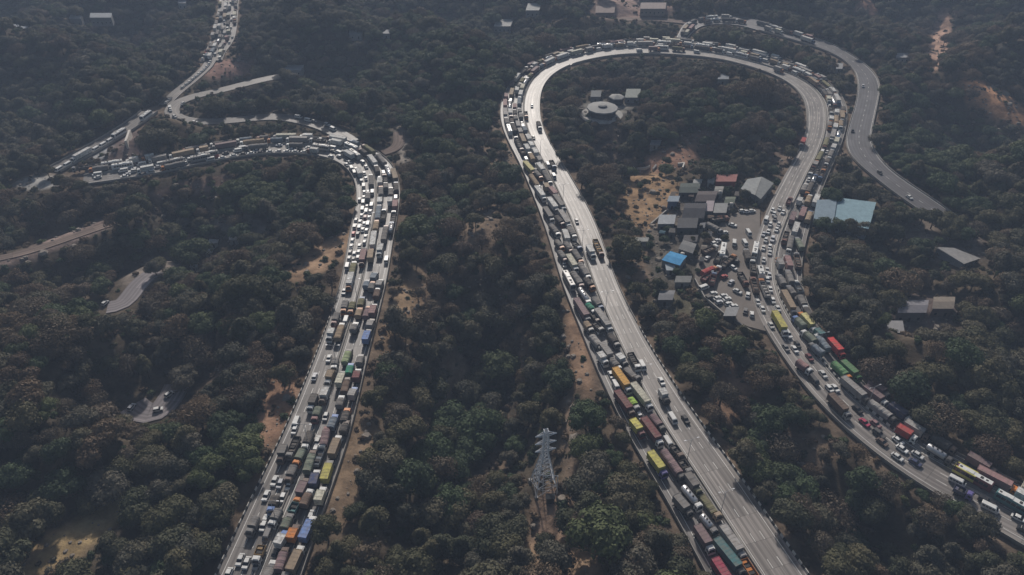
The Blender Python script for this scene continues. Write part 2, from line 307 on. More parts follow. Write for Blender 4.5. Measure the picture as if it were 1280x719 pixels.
def link(name, me, parent=None, loc=None, rz=0., col=None, sc=None):
    o = bpy.data.objects.new(name, me); COL.objects.link(o)
    if parent is not None: o.parent = parent
    if loc is not None: o.location = loc
    if rz: o.rotation_euler = (0, 0, rz)
    if col is not None: o.color = (*col, 1)
    if sc is not None: o.scale = sc
    return o
def tag(o, label, cat, group=None):
    o['label'] = label; o['category'] = cat
    if group: o['group'] = group
    return o
def struct(o, kind='structure'): o['kind'] = kind; return o

# ------------------------------------------------------------------ ground sheet
xs = np.unique(np.concatenate([np.linspace(-2600, -620, 18), np.arange(-620, 621, 4.0), np.linspace(620, 2600, 18)]))
ys = np.unique(np.concatenate([np.linspace(-700, 60, 14), np.arange(60, 400, 3.0), np.arange(400, 860, 4.0), np.linspace(860, 3400, 26)]))
GX, GY = np.meshgrid(xs, ys); GZ = hgt(GX.ravel(), GY.ravel()).reshape(GX.shape)
far = smooth(0, 500, np.maximum.reduce([GY - 860, np.abs(GX) - 620, 60 - GY, np.zeros_like(GX)])); GZ = GZ * (1 - far) - 4 * far
# px ellipses of bare soil : cx, cy, rx, ry, rotation, colour, tree-free weight
BARE = [(812,250,40,38,0,(.29,.19,.11),1),(835,200,42,14,-15,(.23,.135,.095),1),(722,440,15,58,-12,(.25,.165,.11),1),(440,590,22,76,12,(.21,.15,.10),.92),(712,560,9,90,0,(.21,.155,.115),.9),(97,670,95,19,-35,(.38,.28,.15),1),(150,634,26,14,-35,(.38,.28,.16),1),(60,690,40,20,-35,(.38,.27,.15),1),
 (402,322,50,16,-32,(.32,.215,.14),1),(505,375,12,40,25,(.27,.19,.12),.85),(620,190,26,40,10,(.20,.15,.11),.6),(600,300,24,55,15,(.19,.14,.10),.55),(640,400,14,60,-8,(.20,.145,.10),.5),(560,470,22,40,20,(.17,.13,.095),.4),(545,350,22,40,20,(.19,.14,.10),.5),(620,560,16,40,5,(.17,.125,.09),.4),(1010,560,40,26,25,(.17,.125,.09),.35),(200,600,40,24,-30,(.17,.13,.09),.35),(345,510,18,58,20,(.27,.165,.11),.92),(690,650,24,42,5,(.26,.18,.13),.95),(705,700,55,26,10,(.26,.18,.12),.8),(1243,127,54,17,28,(.46,.25,.14),1),(1172,50,15,40,12,(.42,.27,.20),1),
 (1082,12,14,12,0,(.30,.17,.12),1),(790,10,56,16,0,(.27,.19,.16),1),(1203,296,26,17,30,(.19,.165,.15),1),(288,86,34,12,-8,(.26,.16,.13),1),(50,228,30,9,-5,(.34,.33,.31),1),(122,190,20,12,0,(.36,.36,.36),1),
 (915,490,28,40,20,(.20,.13,.09),.7),(195,336,48,16,-22,(.19,.16,.135),1),(503,185,8,28,-10,(.26,.23,.20),1),(878,176,26,12,0,(.20,.13,.09),.6),(80,300,95,9,-22,(.20,.15,.13),1),(870,285,60,52,0,(.12,.105,.09),1),
 (1150,392,50,26,0,(.12,.095,.085),.9),(756,136,34,10,0,(.18,.17,.15),1),(160,178,24,16,0,(.16,.12,.11),1),(760,200,25,40,0,(.13,.10,.08),.5),(520,380,14,50,20,(.19,.13,.085),.6),(490,420,14,30,20,(.18,.125,.08),.5),
 (850,330,50,30,0,(.10,.09,.075),.8),(800,320,20,40,0,(.15,.11,.08),.7),(855,385,40,20,0,(.11,.10,.07),.5),(610,170,30,30,0,(.13,.10,.08),.35),(300,285,40,14,0,(.17,.15,.13),.6),(1010,200,14,10,0,(.2,.14,.1),.8),(280,470,30,40,0,(.12,.09,.07),.3),
 (978,190,30,14,0,(.19,.14,.11),.9),(1130,570,60,14,28,(.16,.115,.09),.6),(1225,640,22,22,40,(.2,.11,.09),.9),(1178,300,60,24,20,(.14,.115,.095),.8),(160,195,30,14,0,(.15,.11,.10),.8),(240,235,60,10,-12,(.16,.11,.09),.7)]
def bare_at(px, py):
    w = np.zeros(len(px)); col = np.zeros((len(px), 3)); tw = np.zeros(len(px))
    for cx, cy, rx, ry, rt, c, t in BARE:
        a = math.radians(rt); dx = px - cx; dy = py - cy; u = dx * math.cos(a) + dy * math.sin(a); v = -dx * math.sin(a) + dy * math.cos(a)
        q = smooth(1.2, .8, np.hypot(u / rx, v / ry)); k = q > w
        col[k] = c; w = np.maximum(w, q); tw = np.maximum(tw, q * t)
    return w, col, tw
px, py, _s = proj(GX.ravel(), GY.ravel(), GZ.ravel())
infront = (GY.ravel() * cp + (H - GZ.ravel()) * sp) > 20
w, colr, _ = bare_at(np.where(infront, px, -9999), py)
dn, _k = rdist(GX.ravel(), GY.ravel(), HI); ver = smooth(9, 1, dn) * .8
base = np.array([[.055, .045, .033]]); vc = np.repeat(base, len(px), 0)
nz = np.clip(.5 + relief(GY.ravel() * 1.7, GX.ravel() * 1.7) / 14, 0, 1)[:, None]
vc = vc * (1 - nz) + np.array([[.095, .074, .052]]) * nz
vc = vc * (1 - ver[:, None]) + np.array([[.16, .12, .09]]) * ver[:, None]
vc = vc * (1 - w[:, None]) + colr * w[:, None]
ny, nx = GX.shape; I = np.arange(nx * ny).reshape(ny, nx)
faces = np.stack([I[:-1, :-1], I[:-1, 1:], I[1:, 1:], I[1:, :-1]], -1).reshape(-1, 4)
me = bpy.data.meshes.new('ground'); me.from_pydata(np.column_stack([GX.ravel(), GY.ravel(), GZ.ravel()]).tolist(), [], faces.tolist())
ca = me.color_attributes.new('soil', 'FLOAT_COLOR', 'POINT'); ca.data.foreach_set('color', np.column_stack([vc, np.ones(len(vc))]).ravel())
me.polygons.foreach_set('use_smooth', [True] * len(me.polygons)); me.materials.append(M['ground']); me.update()
struct(link('ground', me))

# ------------------------------------------------------------------ roads
def ribbon(P, N, a, b, s, z, mat, name, thick=1.6, kind=True):
    """a, b: signed offsets along N of the two edges"""
    n = len(P); Lp = P + N * np.broadcast_to(a, (n,))[:, None]; Rp = P + N * np.broadcast_to(b, (n,))[:, None]
    aa = np.broadcast_to(a, (n,)); bb = np.broadcast_to(b, (n,)); vs = []; uv = []
    for i in range(n):
        for (q, o, zz) in ((Lp[i], aa[i], z - thick), (Lp[i], aa[i], z), (Rp[i], bb[i], z), (Rp[i], bb[i], z - thick)): vs.append((q[0], q[1], zz)); uv.append((s[i], o))
    fs = []
    for i in range(n - 1):
        for k in range(3 if thick else 0) if thick else (1,): fs.append((i * 4 + k, i * 4 + k + 1, i * 4 + 5 + k, i * 4 + 4 + k))
    me = bpy.data.meshes.new(name); me.from_pydata(vs, [], fs); ul = me.uv_layers.new(name='uv')
    idx = np.zeros(len(me.loops), int); me.loops.foreach_get('vertex_index', idx); ul.data.foreach_set('uv', np.array(uv)[idx].ravel())
    me.materials.append(M[mat]); me.update()
    bm = bmesh.new(); bm.from_mesh(me); bmesh.ops.recalc_face_normals(bm, faces=bm.faces)
    if sum(f.normal.z for f in bm.faces) < 0: bmesh.ops.reverse_faces(bm, faces=bm.faces)
    bm.to_mesh(me); bm.free()
    o = link(name, me)
    return struct(o) if kind else o
CW = {}
def dual_road(R, key, mo, mi_, name):
    (so, wo), (si, wi) = R['o'], R['i']; g = .75
    for side, sg, w, mt in (('o', so, wo, mo), ('i', si, wi, mi_)):
        a, b = sg * g, sg * w
        ribbon(R['M'], R['N'], np.full(len(w), a), b, R['s'], 0.0, mt, name + '_carriageway')
        CW[key + side] = dict(P=R['M'], N=R['N'] * sg, T=R['T'], s=R['s'], w0=g, w=w)
    ribbon(R['M'], R['N'], -g, g, R['s'], 0.14, 'concrete', 'median_kerb', 1.0)
dual_road(A_, 'A', 'roadJ', 'roadJ', 'highway'); dual_road(B_, 'B', 'roadJ', 'roadC', 'highway')
for R, nm, mt, z in ((C_, 'flyover_road', 'roadP', .02), (D_, 'bypass_road', 'roadJ', .02), (E_, 'distant_highway', 'roadJ', 0), (F_, 'service_road', 'roadJ', -.1), (G_, 'link_road', 'roadJ', -.06), (H_, 'approach_road', 'roadJ', -.06), (L_, 'dirt_track', 'dirt', -.3), (N_, 'dirt_track', 'dirt', -.1),
                     (K1, 'hill_road', 'roadK', -12), (K2, 'hill_road', 'roadK', -12), (K3, 'dirt_track', 'dirt', -2)):
    ribbon(R['M'], R['N'], R['a'], -R['b'], R['s'], z, mt, nm, 1.0 if z > -1 else .6)
    CW[nm] = dict(P=R['M'], N=R['N'], T=R['T'], s=R['s'], w0=-R['b'], w=R['a'])
mb = MB(); n_ = len(LOT); mb.add([(x, y, -.008) for x, y in LOT] + [(x, y, -.9) for x, y in LOT], [tuple(range(n_))] + [(i, i + n_, (i + 1) % n_ + n_, (i + 1) % n_) for i in range(n_)], 'lot')
me = mb.mesh('parking_lot'); bm = bmesh.new(); bm.from_mesh(me); bmesh.ops.recalc_face_normals(bm, faces=bm.faces); bm.to_mesh(me); bm.free(); struct(link('parking_lot', me))
# painted lane lines
def lines(C, offs, name, dash=True, z=.008, wd=.09, i0=0, i1=None):
    mb = MB(); s = C['s']; P = C['P']; N = C['N']; T = C['T']; i1 = i1 or len(P); step = 3 if dash else 1
    for f in offs:
        for i in range(i0, i1 - 1, step):
            o0 = f(i); o1 = f(i + 1); a = P[i] + N[i] * o0; b = P[i + 1] + N[i + 1] * o1
            mb.add([(*(a - N[i] * wd), z), (*(a + N[i] * wd), z), (*(b + N[i + 1] * wd), z), (*(b - N[i + 1] * wd), z)], [(0, 1, 2, 3)], 'line')
    me = mb.mesh(name)
    bm = bmesh.new(); bm.from_mesh(me)
    for f in bm.faces:
        if f.normal.z < 0: f.normal_flip()
    bm.to_mesh(me); bm.free(); struct(link(name, me))
for k in ('Ao', 'Ai', 'Bo', 'Bi'):
    C = CW[k]; g = C['w0']; w = C['w']
    lines(C, [lambda i, q=q, w=w, g=g: g + (w[i] - g) * q for q in (.32, .58)], 'lane_markings')
    lines(C, [lambda i, w=w, g=g: g + .45, lambda i, w=w, g=g: g + (w[i] - g) * .85], 'edge_markings', False)
C = CW['flyover_road']; lines(C, [lambda i: (C['w'][i] + C['w0'][i]) / 2], 'lane_markings', True, .03)
lines(C, [lambda i: C['w'][i] - .6, lambda i: C['w0'][i] + .6], 'edge_markings', False, .03)

# barriers: profile swept along an edge, real thickness; black/white bands are blocks of paint
M['bw'] = None
m, n, l, b = newmat('banded_barrier'); uv = n.new('ShaderNodeUVMap'); uv.uv_map = 'uv'; sx = n.new('ShaderNodeSeparateXYZ'); l.new(uv.outputs[0], sx.inputs[0])
md = n.new('ShaderNodeMath'); md.operation = 'MODULO'; md.inputs[1].default_value = 3.0; l.new(sx.outputs[0], md.inputs[0]); gt = n.new('ShaderNodeMath'); gt.operation = 'GREATER_THAN'; gt.inputs[1].default_value = 1.5; l.new(md.outputs[0], gt.inputs[0])
mx = n.new('ShaderNodeMix'); mx.data_type = 'RGBA'; mx.inputs[6].default_value = (.02, .02, .02, 1); mx.inputs[7].default_value = (.50, .48, .44, 1); l.new(gt.outputs[0], mx.inputs[0]); l.new(mx.outputs[2], b.inputs['Base Color']); b.inputs['Roughness'].default_value = .8; M['bw'] = m
def barrier(P, N, s, off, i0, i1, mat, label, h=.85, t=.22, name='crash_barrier', z=0.0):
    off = np.broadcast_to(off, (len(P),)); P2 = P[i0:i1]; N2 = N[i0:i1]; o2 = off[i0:i1]
    if len(P2) < 2: return
    # densify so the bands stay crisp
    vs = []; uv = []; fs = []
    for i in range(len(P2)):
        for (d, zz) in ((-t, z - .3), (-t * .5, z + h), (t * .5, z + h), (t, z - .3)):
            q = P2[i] + N2[i] * (o2[i] + d); vs.append((q[0], q[1], zz)); uv.append((s[i0 + i], d))
    for i in range(len(P2) - 1):
        for k in range(4): fs.append((i * 4 + k, i * 4 + (k + 1) % 4, i * 4 + 4 + (k + 1) % 4, i * 4 + 4 + k))
    fs += [(0, 1, 2, 3), tuple((len(P2) - 1) * 4 + k for k in (3, 2, 1, 0))]
    me = bpy.data.meshes.new(name); me.from_pydata(vs, [], fs); ul = me.uv_layers.new(name='uv'); idx = np.zeros(len(me.loops), int); me.loops.foreach_get('vertex_index', idx); ul.data.foreach_set('uv', np.array(uv)[idx].ravel())
    me.materials.append(M[mat]); bm = bmesh.new(); bm.from_mesh(me); bmesh.ops.recalc_face_normals(bm, faces=bm.faces); bm.to_mesh(me); bm.free()
    return tag(link(name, me), label, 'barrier')
def idx_near(C, x, y):
    p = unproj(x, y); return int(np.argmin(((C['P'] - p) ** 2).sum(1)))
CB = CW['Bi']; CO = CW['Bo']; nB = len(CB['P'])
a_, b_, c_, d_ = idx_near(CB, 779, 442), idx_near(CB, 1010, 210), idx_near(CB, 990, 256), idx_near(CB, 966, 341); e_ = idx_near(CB, 970, 361); f_ = idx_near(CB, 1148, 564); g_ = idx_near(CB, 700, 76)
barrier(CB['P'], CB['N'], CB['s'], CB['w'] + .1, 0, a_ + 6, 'bw', 'black and white banded barrier along the open carriageway edge near the bottom')
barrier(CB['P'], CB['N'], CB['s'], CB['w'] + .1, a_ + 6, g_, 'concrete', 'plain pale parapet along the open carriageway above the banded barrier', .7)
barrier(CB['P'], CB['N'], CB['s'], CB['w'] + .1, g_, b_, 'concrete', 'concrete parapet round the inside of the long hairpin loop', .7)
barrier(CB['P'], CB['N'], CB['s'], CB['w'] + .1, idx_near(CB, 985, 405), nB, 'concrete', 'concrete parapet on the tree side of the car lanes with the yellow bus', .7)
barrier(CO['P'], CO['N'], CO['s'], CO['w'] + .1, 0, g_, 'concrete', 'pale parapet outside the lorry queue beside the pylon slope', .7)
barrier(CO['P'], CO['N'], CO['s'], CO['w'] + .1, g_, nB, 'concrete', 'grey parapet outside the lorry queue from loop to blue roof', .7)
barrier(CO['P'], CO['N'], CO['s'], 0.0, 0, e_, 'concrete', 'low concrete median wall between lorry queue and empty lanes', .75, .2, 'median_wall', .14)
barrier(CO['P'], CO['N'], CO['s'], 0.0, e_, f_, 'bw', 'black and white median wall beside the red and green lorries', .9, .22, 'median_wall', .14)
barrier(CO['P'], CO['N'], CO['s'], 0.0, f_, nB, 'concrete', 'grey median wall beside the yellow and maroon coach', .75, .2, 'median_wall', .14)
CA = CW['Ao']; CI = CW['Ai']; nA = len(CA['P'])
barrier(CA['P'], CA['N'], CA['s'], 0.0, 0, nA, 'concrete', 'thin median wall down the middle of the jammed double highway', .75, .2, 'median_wall', .14)
barrier(CA['P'], CA['N'], CA['s'], CA['w'] + .1, 0, nA, 'concrete', 'pale parapet on the side of the blue and yellow lorries', .7)
ka = idx_near(CI, 442, 390)
barrier(CI['P'], CI['N'], CI['s'], CI['w'] + .1, 0, ka, 'bw', 'banded barrier on the outer edge beside the sparse white cars', .8)
barrier(CI['P'], CI['N'], CI['s'], CI['w'] + .1, ka, nA, 'concrete', 'concrete parapet round the inside of the jammed double bend', .7)
for k, lb in ((1, 'pale parapet on the hill side of the empty dark flyover'), (0, 'pale parapet on the loop side of the empty dark flyover')):
    barrier(C_['M'], C_['N'], C_['s'], C_['a'] + .1 if k else -C_['b'] - .1, idx_near(CW['flyover_road'], 960, 35), len(C_['M']), 'concrete', lb, .8)
for k, lb in ((1, 'pale parapet on one edge of the far bypass road'), (0, 'pale parapet on the opposite edge of the far bypass road')):
    barrier(D_['M'], D_['N'], D_['s'], D_['a'] + .1 if k else -D_['b'] - .1, 0, len(D_['M']), 'concrete', lb, .9)

# ------------------------------------------------------------------ vehicles
CL = {'white': (.66, .66, .64), 'cream white': (.60, .58, .47), 'silver': (.55, .56, .58), 'grey': (.19, .185, .18), 'light grey': (.34, .33, .32), 'dark grey': (.075, .072, .07), 'black': (.02, .02, .022),
 'brown': (.14, .095, .075), 'maroon': (.17, .05, .055), 'mauve': (.22, .15, .16), 'pinkish': (.33, .19, .19), 'crimson': (.38, .04, .09), 'bright red': (.62, .05, .055), 'red': (.40, .05, .05), 'orange': (.62, .21, .04), 'amber': (.55, .30, .06),
 'yellow': (.55, .50, .12), 'pale yellow': (.60, .55, .24), 'olive': (.17, .165, .09), 'green': (.10, .24, .10), 'teal green': (.03, .22, .14), 'pale green': (.25, .31, .17), 'lime green': (.33, .52, .08), 'teal': (.07, .19, .20), 'blue': (.15, .24, .48), 'navy': (.045, .06, .13),
 'blue grey': (.17, .21, .25), 'tan': (.33, .25, .17), 'ochre': (.36, .23, .09), 'grey green': (.16, .19, .15), 'violet': (.13, .11, .30)}
WH = None
def wheel_mesh(r=.5, w=.3):
    mb = MB(); mb.tube([(0, -w / 2, 0), (0, w / 2, 0)], [r, r], 'tyre', 10); mb.tube([(0, -w / 2 - .01, 0), (0, w / 2 + .01, 0)], [r * .5, r * .5], 'dark', 8); return mb.mesh('wheel')
WHT = wheel_mesh(.5, .32); WHC = wheel_mesh(.32, .22)
def cab_mb(mb, L, w, col='paint', x1=None):
    x1 = L / 2 if x1 is None else x1
    mb.frus(x1 - 1.9, x1, -w / 2, w / 2, .55, x1 - 1.9, x1 - .05, -w / 2, w / 2, 1.5, col); mb.frus(x1 - 1.9, x1 - .05, -w / 2, w / 2, 1.5, x1 - 1.85, x1 - .38, -w / 2 + .1, w / 2 - .1, 2.75, col)
    mb.box(x1 - 1.6, x1 - .6, -w / 2 + .35, w / 2 - .35, 2.75, 2.92, col)
    for sg in (-1, 1): mb.box(x1 - .15, x1 + .1, sg * (w / 2 + .05) - .06, sg * (w / 2 + .05) + .06, 1.6, 2.3, 'dark')
def windscreen_mb(mb, L, w):
    x1 = L / 2; mb.add([(x1 - .02, -w / 2 + .2, 1.6), (x1 - .02, w / 2 - .2, 1.6), (x1 - .33, w / 2 - .28, 2.6), (x1 - .33, -w / 2 + .28, 2.6), (x1 - .1, -w / 2 + .2, 1.6), (x1 - .1, w / 2 - .2, 1.6), (x1 - .41, w / 2 - .28, 2.6), (x1 - .41, -w / 2 + .28, 2.6)],
                             [(0, 1, 2, 3), (7, 6, 5, 4), (0, 3, 7, 4), (1, 5, 6, 2), (3, 2, 6, 7), (0, 4, 5, 1)], 'glass')
    for sg in (-1, 1): mb.box(x1 - 1.35, x1 - .55, sg * (w / 2 - .03) - .03, sg * (w / 2 - .03) + .03, 1.65, 2.35, 'glass')
def lamps_mb(mb, L, w):
    for sg in (-1, 1): mb.box(L / 2, L / 2 + .05, sg * (w / 2 - .35) - .16, sg * (w / 2 - .35) + .16, .85, 1.1, 'lamp')
def arch(mb, x0, x1, w, z0, z1, hh, mat, lump=0., seed=0, n=None):
    r = random.Random(seed); n = n or max(3, int((x1 - x0) / .8)); pr = [(-w / 2, z0), (-w / 2, z1), (-w * .38, z1 + hh * .7), (-w * .13, z1 + hh), (w * .13, z1 + hh), (w * .38, z1 + hh * .7), (w / 2, z1), (w / 2, z0)]
    vs = []; k = len(pr)
    for i in range(n + 1):
        x = x0 + (x1 - x0) * i / n; dz = r.uniform(-1, 1) * lump
        vs += [(x, y * (1 + r.uniform(-.5, .5) * lump * .2), z + (dz + r.uniform(-.5, .5) * lump if z > z0 else 0)) for y, z in pr]
    fs = [(i * k + j, (i + 1) * k + j, (i + 1) * k + j + 1, i * k + j + 1) for i in range(n) for j in range(k - 1)]
    fs += [tuple(range(k)), tuple(n * k + j for j in range(k - 1, -1, -1))]
    mb.add(vs, fs, mat)
CLEN = 2.3
def cargo_mb(kind, L, w=2.5, seed=0):
    """cargo body for a truck of total length L (cab at the front)"""
    mb = MB(); x0 = -L / 2; x1 = L / 2 - CLEN; r = random.Random(seed)
    if kind == 'container':
        mb.box(x0, x1, -w / 2, w / 2, 1.15, 3.75, 'cargo')
        for x in (x0, x1): mb.box(x - .06, x + .06, -w / 2 - .04, w / 2 + .04, 3.7, 3.82, 'cargo')
        for sg in (-1, 1): mb.box(x0, x1, sg * w / 2 - .05, sg * w / 2 + .05, 3.7, 3.82, 'cargo')
        k = max(3, int((x1 - x0) / 1.1))
        for i in range(1, k): xx = x0 + (x1 - x0) * i / k; mb.box(xx - .05, xx + .05, -w / 2 - .035, w / 2 + .035, 1.2, 3.79, 'cargo')
    elif kind == 'tarp':
        mb.box(x0, x1, -w / 2, w / 2, 1.05, 2.1, 'cargo'); arch(mb, x0 - .05, x1 + .05, w + .12, 1.9, 2.9, .5, 'tarp', .12, seed)
    elif kind == 'open':
        t = .1; mb.box(x0, x1, -w / 2, w / 2, 1.05, 1.3, 'dark'); mb.box(x0, x1, -w / 2, -w / 2 + t, 1.3, 2.5, 'cargo'); mb.box(x0, x1, w / 2 - t, w / 2, 1.3, 2.5, 'cargo'); mb.box(x0, x0 + t, -w / 2 + t, w / 2 - t, 1.3, 2.5, 'cargo'); mb.box(x1 - t, x1, -w / 2 + t, w / 2 - t, 1.3, 2.7, 'cargo')
        for i in range(int((x1 - x0) / 1.2)): xx = x0 + .3 + i * 1.2; hh = r.uniform(.2, .8); mb.box(xx, xx + .9, -w / 2 + .3, w / 2 - .3 - r.uniform(0, .6), 1.3, 1.5 + hh, 'dark' if i % 2 else 'cargo')
    elif kind == 'flat':
        mb.box(x0, x1, -w / 2, w / 2, 1.05, 1.3, 'cargo'); arch(mb, x0 + .4, x1 - .4, w * .9, 1.3, 1.7, .25, 'tarp', .1, seed)
    elif kind == 'tanker':
        R = 1.15; zc = 2.2; n = x1 - x0; mb.box(x0, x1, -.5, .5, 1.0, 1.3, 'dark')
        mb.tube([(x0, 0, zc), (x0 + .12, 0, zc), (x0 + .45, 0, zc), (x1 - .45, 0, zc), (x1 - .12, 0, zc), (x1, 0, zc)], [R * .45, R * .8, R, R, R * .8, R * .45], 'steel', 14)
        for i in range(3): xx = x0 + n * (i + 1) / 4; mb.tube([(xx, 0, zc + R - .05), (xx, 0, zc + R + .2)], [.3, .3], 'dark', 8); mb.tube([(xx + .4, 0, zc), (xx + .5, 0, zc)], [R + .03, R + .03], 'steel', 14)
    return mb
def chassis_mb(L, w, wheels=False):
    mb = MB(); mb.box(-L / 2, L / 2 - .3, -.55, .55, .6, 1.05, 'dark'); mb.box(-L / 2, -L / 2 + .15, -w / 2, w / 2, .5, .75, 'dark')
    mb.box(-L * .1, L * .1, -w / 2 + .1, -.6, .55, .95, 'dark'); mb.box(-L * .1, L * .1, .6, w / 2 - .1, .55, .95, 'dark')
    if wheels:
        for x in axles(L):
            for sg in (-1, 1): mb.tube([(x, sg * (w / 2 - .35), .5), (x, sg * (w / 2 - .03), .5)], [.5, .5], 'tyre', 8)
    return mb
def axles(L):
    a = [L / 2 - 1.1, -L / 2 + 1.6] + ([-L / 2 + 2.8] if L > 9 else []) + ([L / 2 - 3.6] if L > 12 else [])
    return a
def car_body(mb, kind, col):
    if kind == 'car':
        mb.frus(-2.0, 2.0, -.82, .82, .28, -2.05, 2.05, -.87, .87, .62, col); mb.frus(-2.05, 2.05, -.87, .87, .62, -1.95, 1.85, -.8, .8, .92, col)
        mb.frus(-1.55, 1.0, -.78, .78, .92, -1.1, .35, -.62, .62, 1.42, 'glass'); mb.frus(-1.12, .38, -.66, .66, 1.40, -1.0, .25, -.58, .58, 1.48, col)
        for sg in (-1, 1): mb.frus(-.42, -.3, sg * .74 - .06, sg * .74 + .06, .9, -.42, -.3, sg * .65 - .06, sg * .65 + .06, 1.42, col)
    elif kind == 'hatchback':
        mb.frus(-1.75, 1.8, -.8, .8, .28, -1.8, 1.85, -.84, .84, .66, col); mb.frus(-1.8, 1.85, -.84, .84, .66, -1.72, 1.7, -.78, .78, .95, col)
        mb.frus(-1.7, 1.0, -.77, .77, .95, -1.4, .35, -.62, .62, 1.46, 'glass'); mb.frus(-1.42, .4, -.66, .66, 1.44, -1.35, .28, -.58, .58, 1.54, col)
        for sg in (-1, 1): mb.frus(-.5, -.38, sg * .74 - .06, sg * .74 + .06, .93, -.5, -.38, sg * .65 - .06, sg * .65 + .06, 1.46, col)
    elif kind == 'jeep':
        mb.frus(-2.2, 2.25, -.88, .88, .35, -2.25, 2.3, -.92, .92, 1.05, col); mb.frus(-2.15, .95, -.86, .86, 1.05, -1.95, .35, -.72, .72, 1.68, 'glass'); mb.frus(-1.98, .42, -.77, .77, 1.66, -1.9, .3, -.68, .68, 1.8, col)
        for x in (-1.2, -.35):
            for sg in (-1, 1): mb.frus(x - .07, x + .07, sg * .82 - .06, sg * .82 + .06, 1.04, x - .07, x + .07, sg * .74 - .06, sg * .74 + .06, 1.68, col)
    elif kind == 'van':
        mb.frus(-2.4, 2.4, -.92, .92, .35, -2.45, 2.5, -.95, .95, 1.1, col); mb.frus(-2.45, 2.2, -.94, .94, 1.1, -2.4, 1.6, -.84, .84, 1.95, col); mb.frus(-2.38, 1.58, -.83, .83, 1.95, -2.25, 1.35, -.75, .75, 2.08, col)
CARL = dict(car=4.1, hatchback=3.7, jeep=4.5, van=4.9)
def car_glass(kind):
    mb = MB()
    d = dict(car=(1.0, .35, .92, 1.42, .78, .62, -1.55, -1.1), hatchback=(1.0, .35, .95, 1.46, .77, .62, -1.7, -1.4), jeep=(.95, .35, 1.05, 1.68, .86, .72, -2.15, -1.95), van=(2.2, 1.6, 1.1, 1.95, .94, .84, -2.45, -2.4))[kind]
    xa, xb, z0, z1, ya, yb, ra, rb = d; e = .02
    mb.add([(xa + e, -ya + .1, z0 + .05), (xa + e, ya - .1, z0 + .05), (xb + e + .05, yb - .06, z1 - .05), (xb + e + .05, -yb + .06, z1 - .05)], [(0, 1, 2, 3)], 'glass')
    r = MB(); r.add([(ra - e, -ya + .1, z0 + .05), (ra - e, ya - .1, z0 + .05), (rb - e, yb - .06, z1 - .05), (rb - e, -yb + .06, z1 - .05)], [(3, 2, 1, 0)], 'glass'); return mb, r
def van_sides(mb):
    for sg in (-1, 1):
        for x in (-2.0, -1.1, -.2, .7): mb.add([(x, sg * .955, 1.2), (x + .75, sg * .955, 1.2), (x + .75, sg * .89, 1.75), (x, sg * .89, 1.75)], [(0, 1, 2, 3)], 'glass')
def bus_mb(L, two=False):
    w = 2.55; mb = MB(); hl = L / 2
    mb.frus(-hl, hl, -w / 2, w / 2, .45, -hl, hl, -w / 2, w / 2, 1.6, 'paint'); mb.frus(-hl, hl, -w / 2, w / 2, 1.6, -hl + .1, hl - .25, -w / 2 + .08, w / 2 - .08, 3.15, 'paint'); mb.frus(-hl + .1, hl - .25, -w / 2 + .08, w / 2 - .08, 3.15, -hl + .3, hl - .5, -w / 2 + .3, w / 2 - .3, 3.35, 'paint')
    mb.box(-hl * .5, -hl * .1, -.8, .8, 3.35, 3.55, 'cab_white'); mb.box(hl * .25, hl * .4, -.5, .5, 3.35, 3.5, 'dark')
    for x in (-hl * .8, hl * .6): mb.box(x - .35, x + .35, -.35, .35, 3.35, 3.45, 'dark')
    return mb
def bus_windows(L):
    hl = L / 2; w = 2.55; out = []
    for sg in (-1, 1):
        mb = MB(); n = max(4, int(L / 1.5))
        for i in range(n):
            x = -hl + .5 + (L - 1.6) * i / n; mb.add([(x, sg * (w / 2 + .012), 1.75), (x + (L - 1.6) / n - .18, sg * (w / 2 + .012), 1.75), (x + (L - 1.6) / n - .18, sg * (w / 2 - .04), 2.75), (x, sg * (w / 2 - .04), 2.75)], [(0, 1, 2, 3) if sg < 0 else (3, 2, 1, 0)], 'glass')
        out.append(mb)
    f = MB(); f.add([(hl + .03, -w / 2 + .15, 1.5), (hl + .03, w / 2 - .15, 1.5), (hl - .2, w / 2 - .2, 2.95), (hl - .2, -w / 2 + .2, 2.95)], [(0, 1, 2, 3)], 'glass')
    return out, f
cache = {}
def cached(key, fn):
    if key not in cache: cache[key] = fn()
    return cache[key]
VEH = []    # dicts: obj, px, py, kind phrase, colour, hero label
CAT = dict(container='container lorry', tarp='tarpaulin lorry', open='open truck', flat='flatbed lorry', tanker='tanker lorry', bus='bus', car='car', hatchback='car', jeep='suv', van='van', bike='motorcycle', jeepny='van')
NAME = dict(container='container_truck', tarp='tarpaulin_truck', open='open_truck', flat='flatbed_truck', tanker='tanker_truck', bus='bus', car='sedan_car', hatchback='hatchback_car', jeep='suv_car', van='van')
PHR = dict(container='container lorry', tarp='tarpaulin-covered lorry', open='open-topped truck', flat='low flatbed lorry', tanker='tanker lorry', bus='bus', car='saloon car', hatchback='hatchback', jeep='boxy suv', van='van')
GRP = dict(container='container lorries queuing on the highways', tarp='tarpaulin lorries queuing on the highways', open='open trucks queuing on the highways', flat='flatbed lorries on the highways', tanker='tanker lorries on the highways', bus='buses in the traffic', car='cars in the traffic', hatchback='cars in the traffic', jeep='suvs in the traffic', van='vans in the traffic')
CABS = ['cab_white', 'cab_orange', 'cab_brown', 'cab_grey', 'cab_blue']
FOOT = []   # placed footprints as discs
def foot(x, y, a, L, w):
    n = max(1, int(round(L / w))); c, s_ = math.cos(a), math.sin(a)
    return [(x + c * (k - (n - 1) / 2) * L / n, y + s_ * (k - (n - 1) / 2) * L / n, w / 2) for k in range(n)]
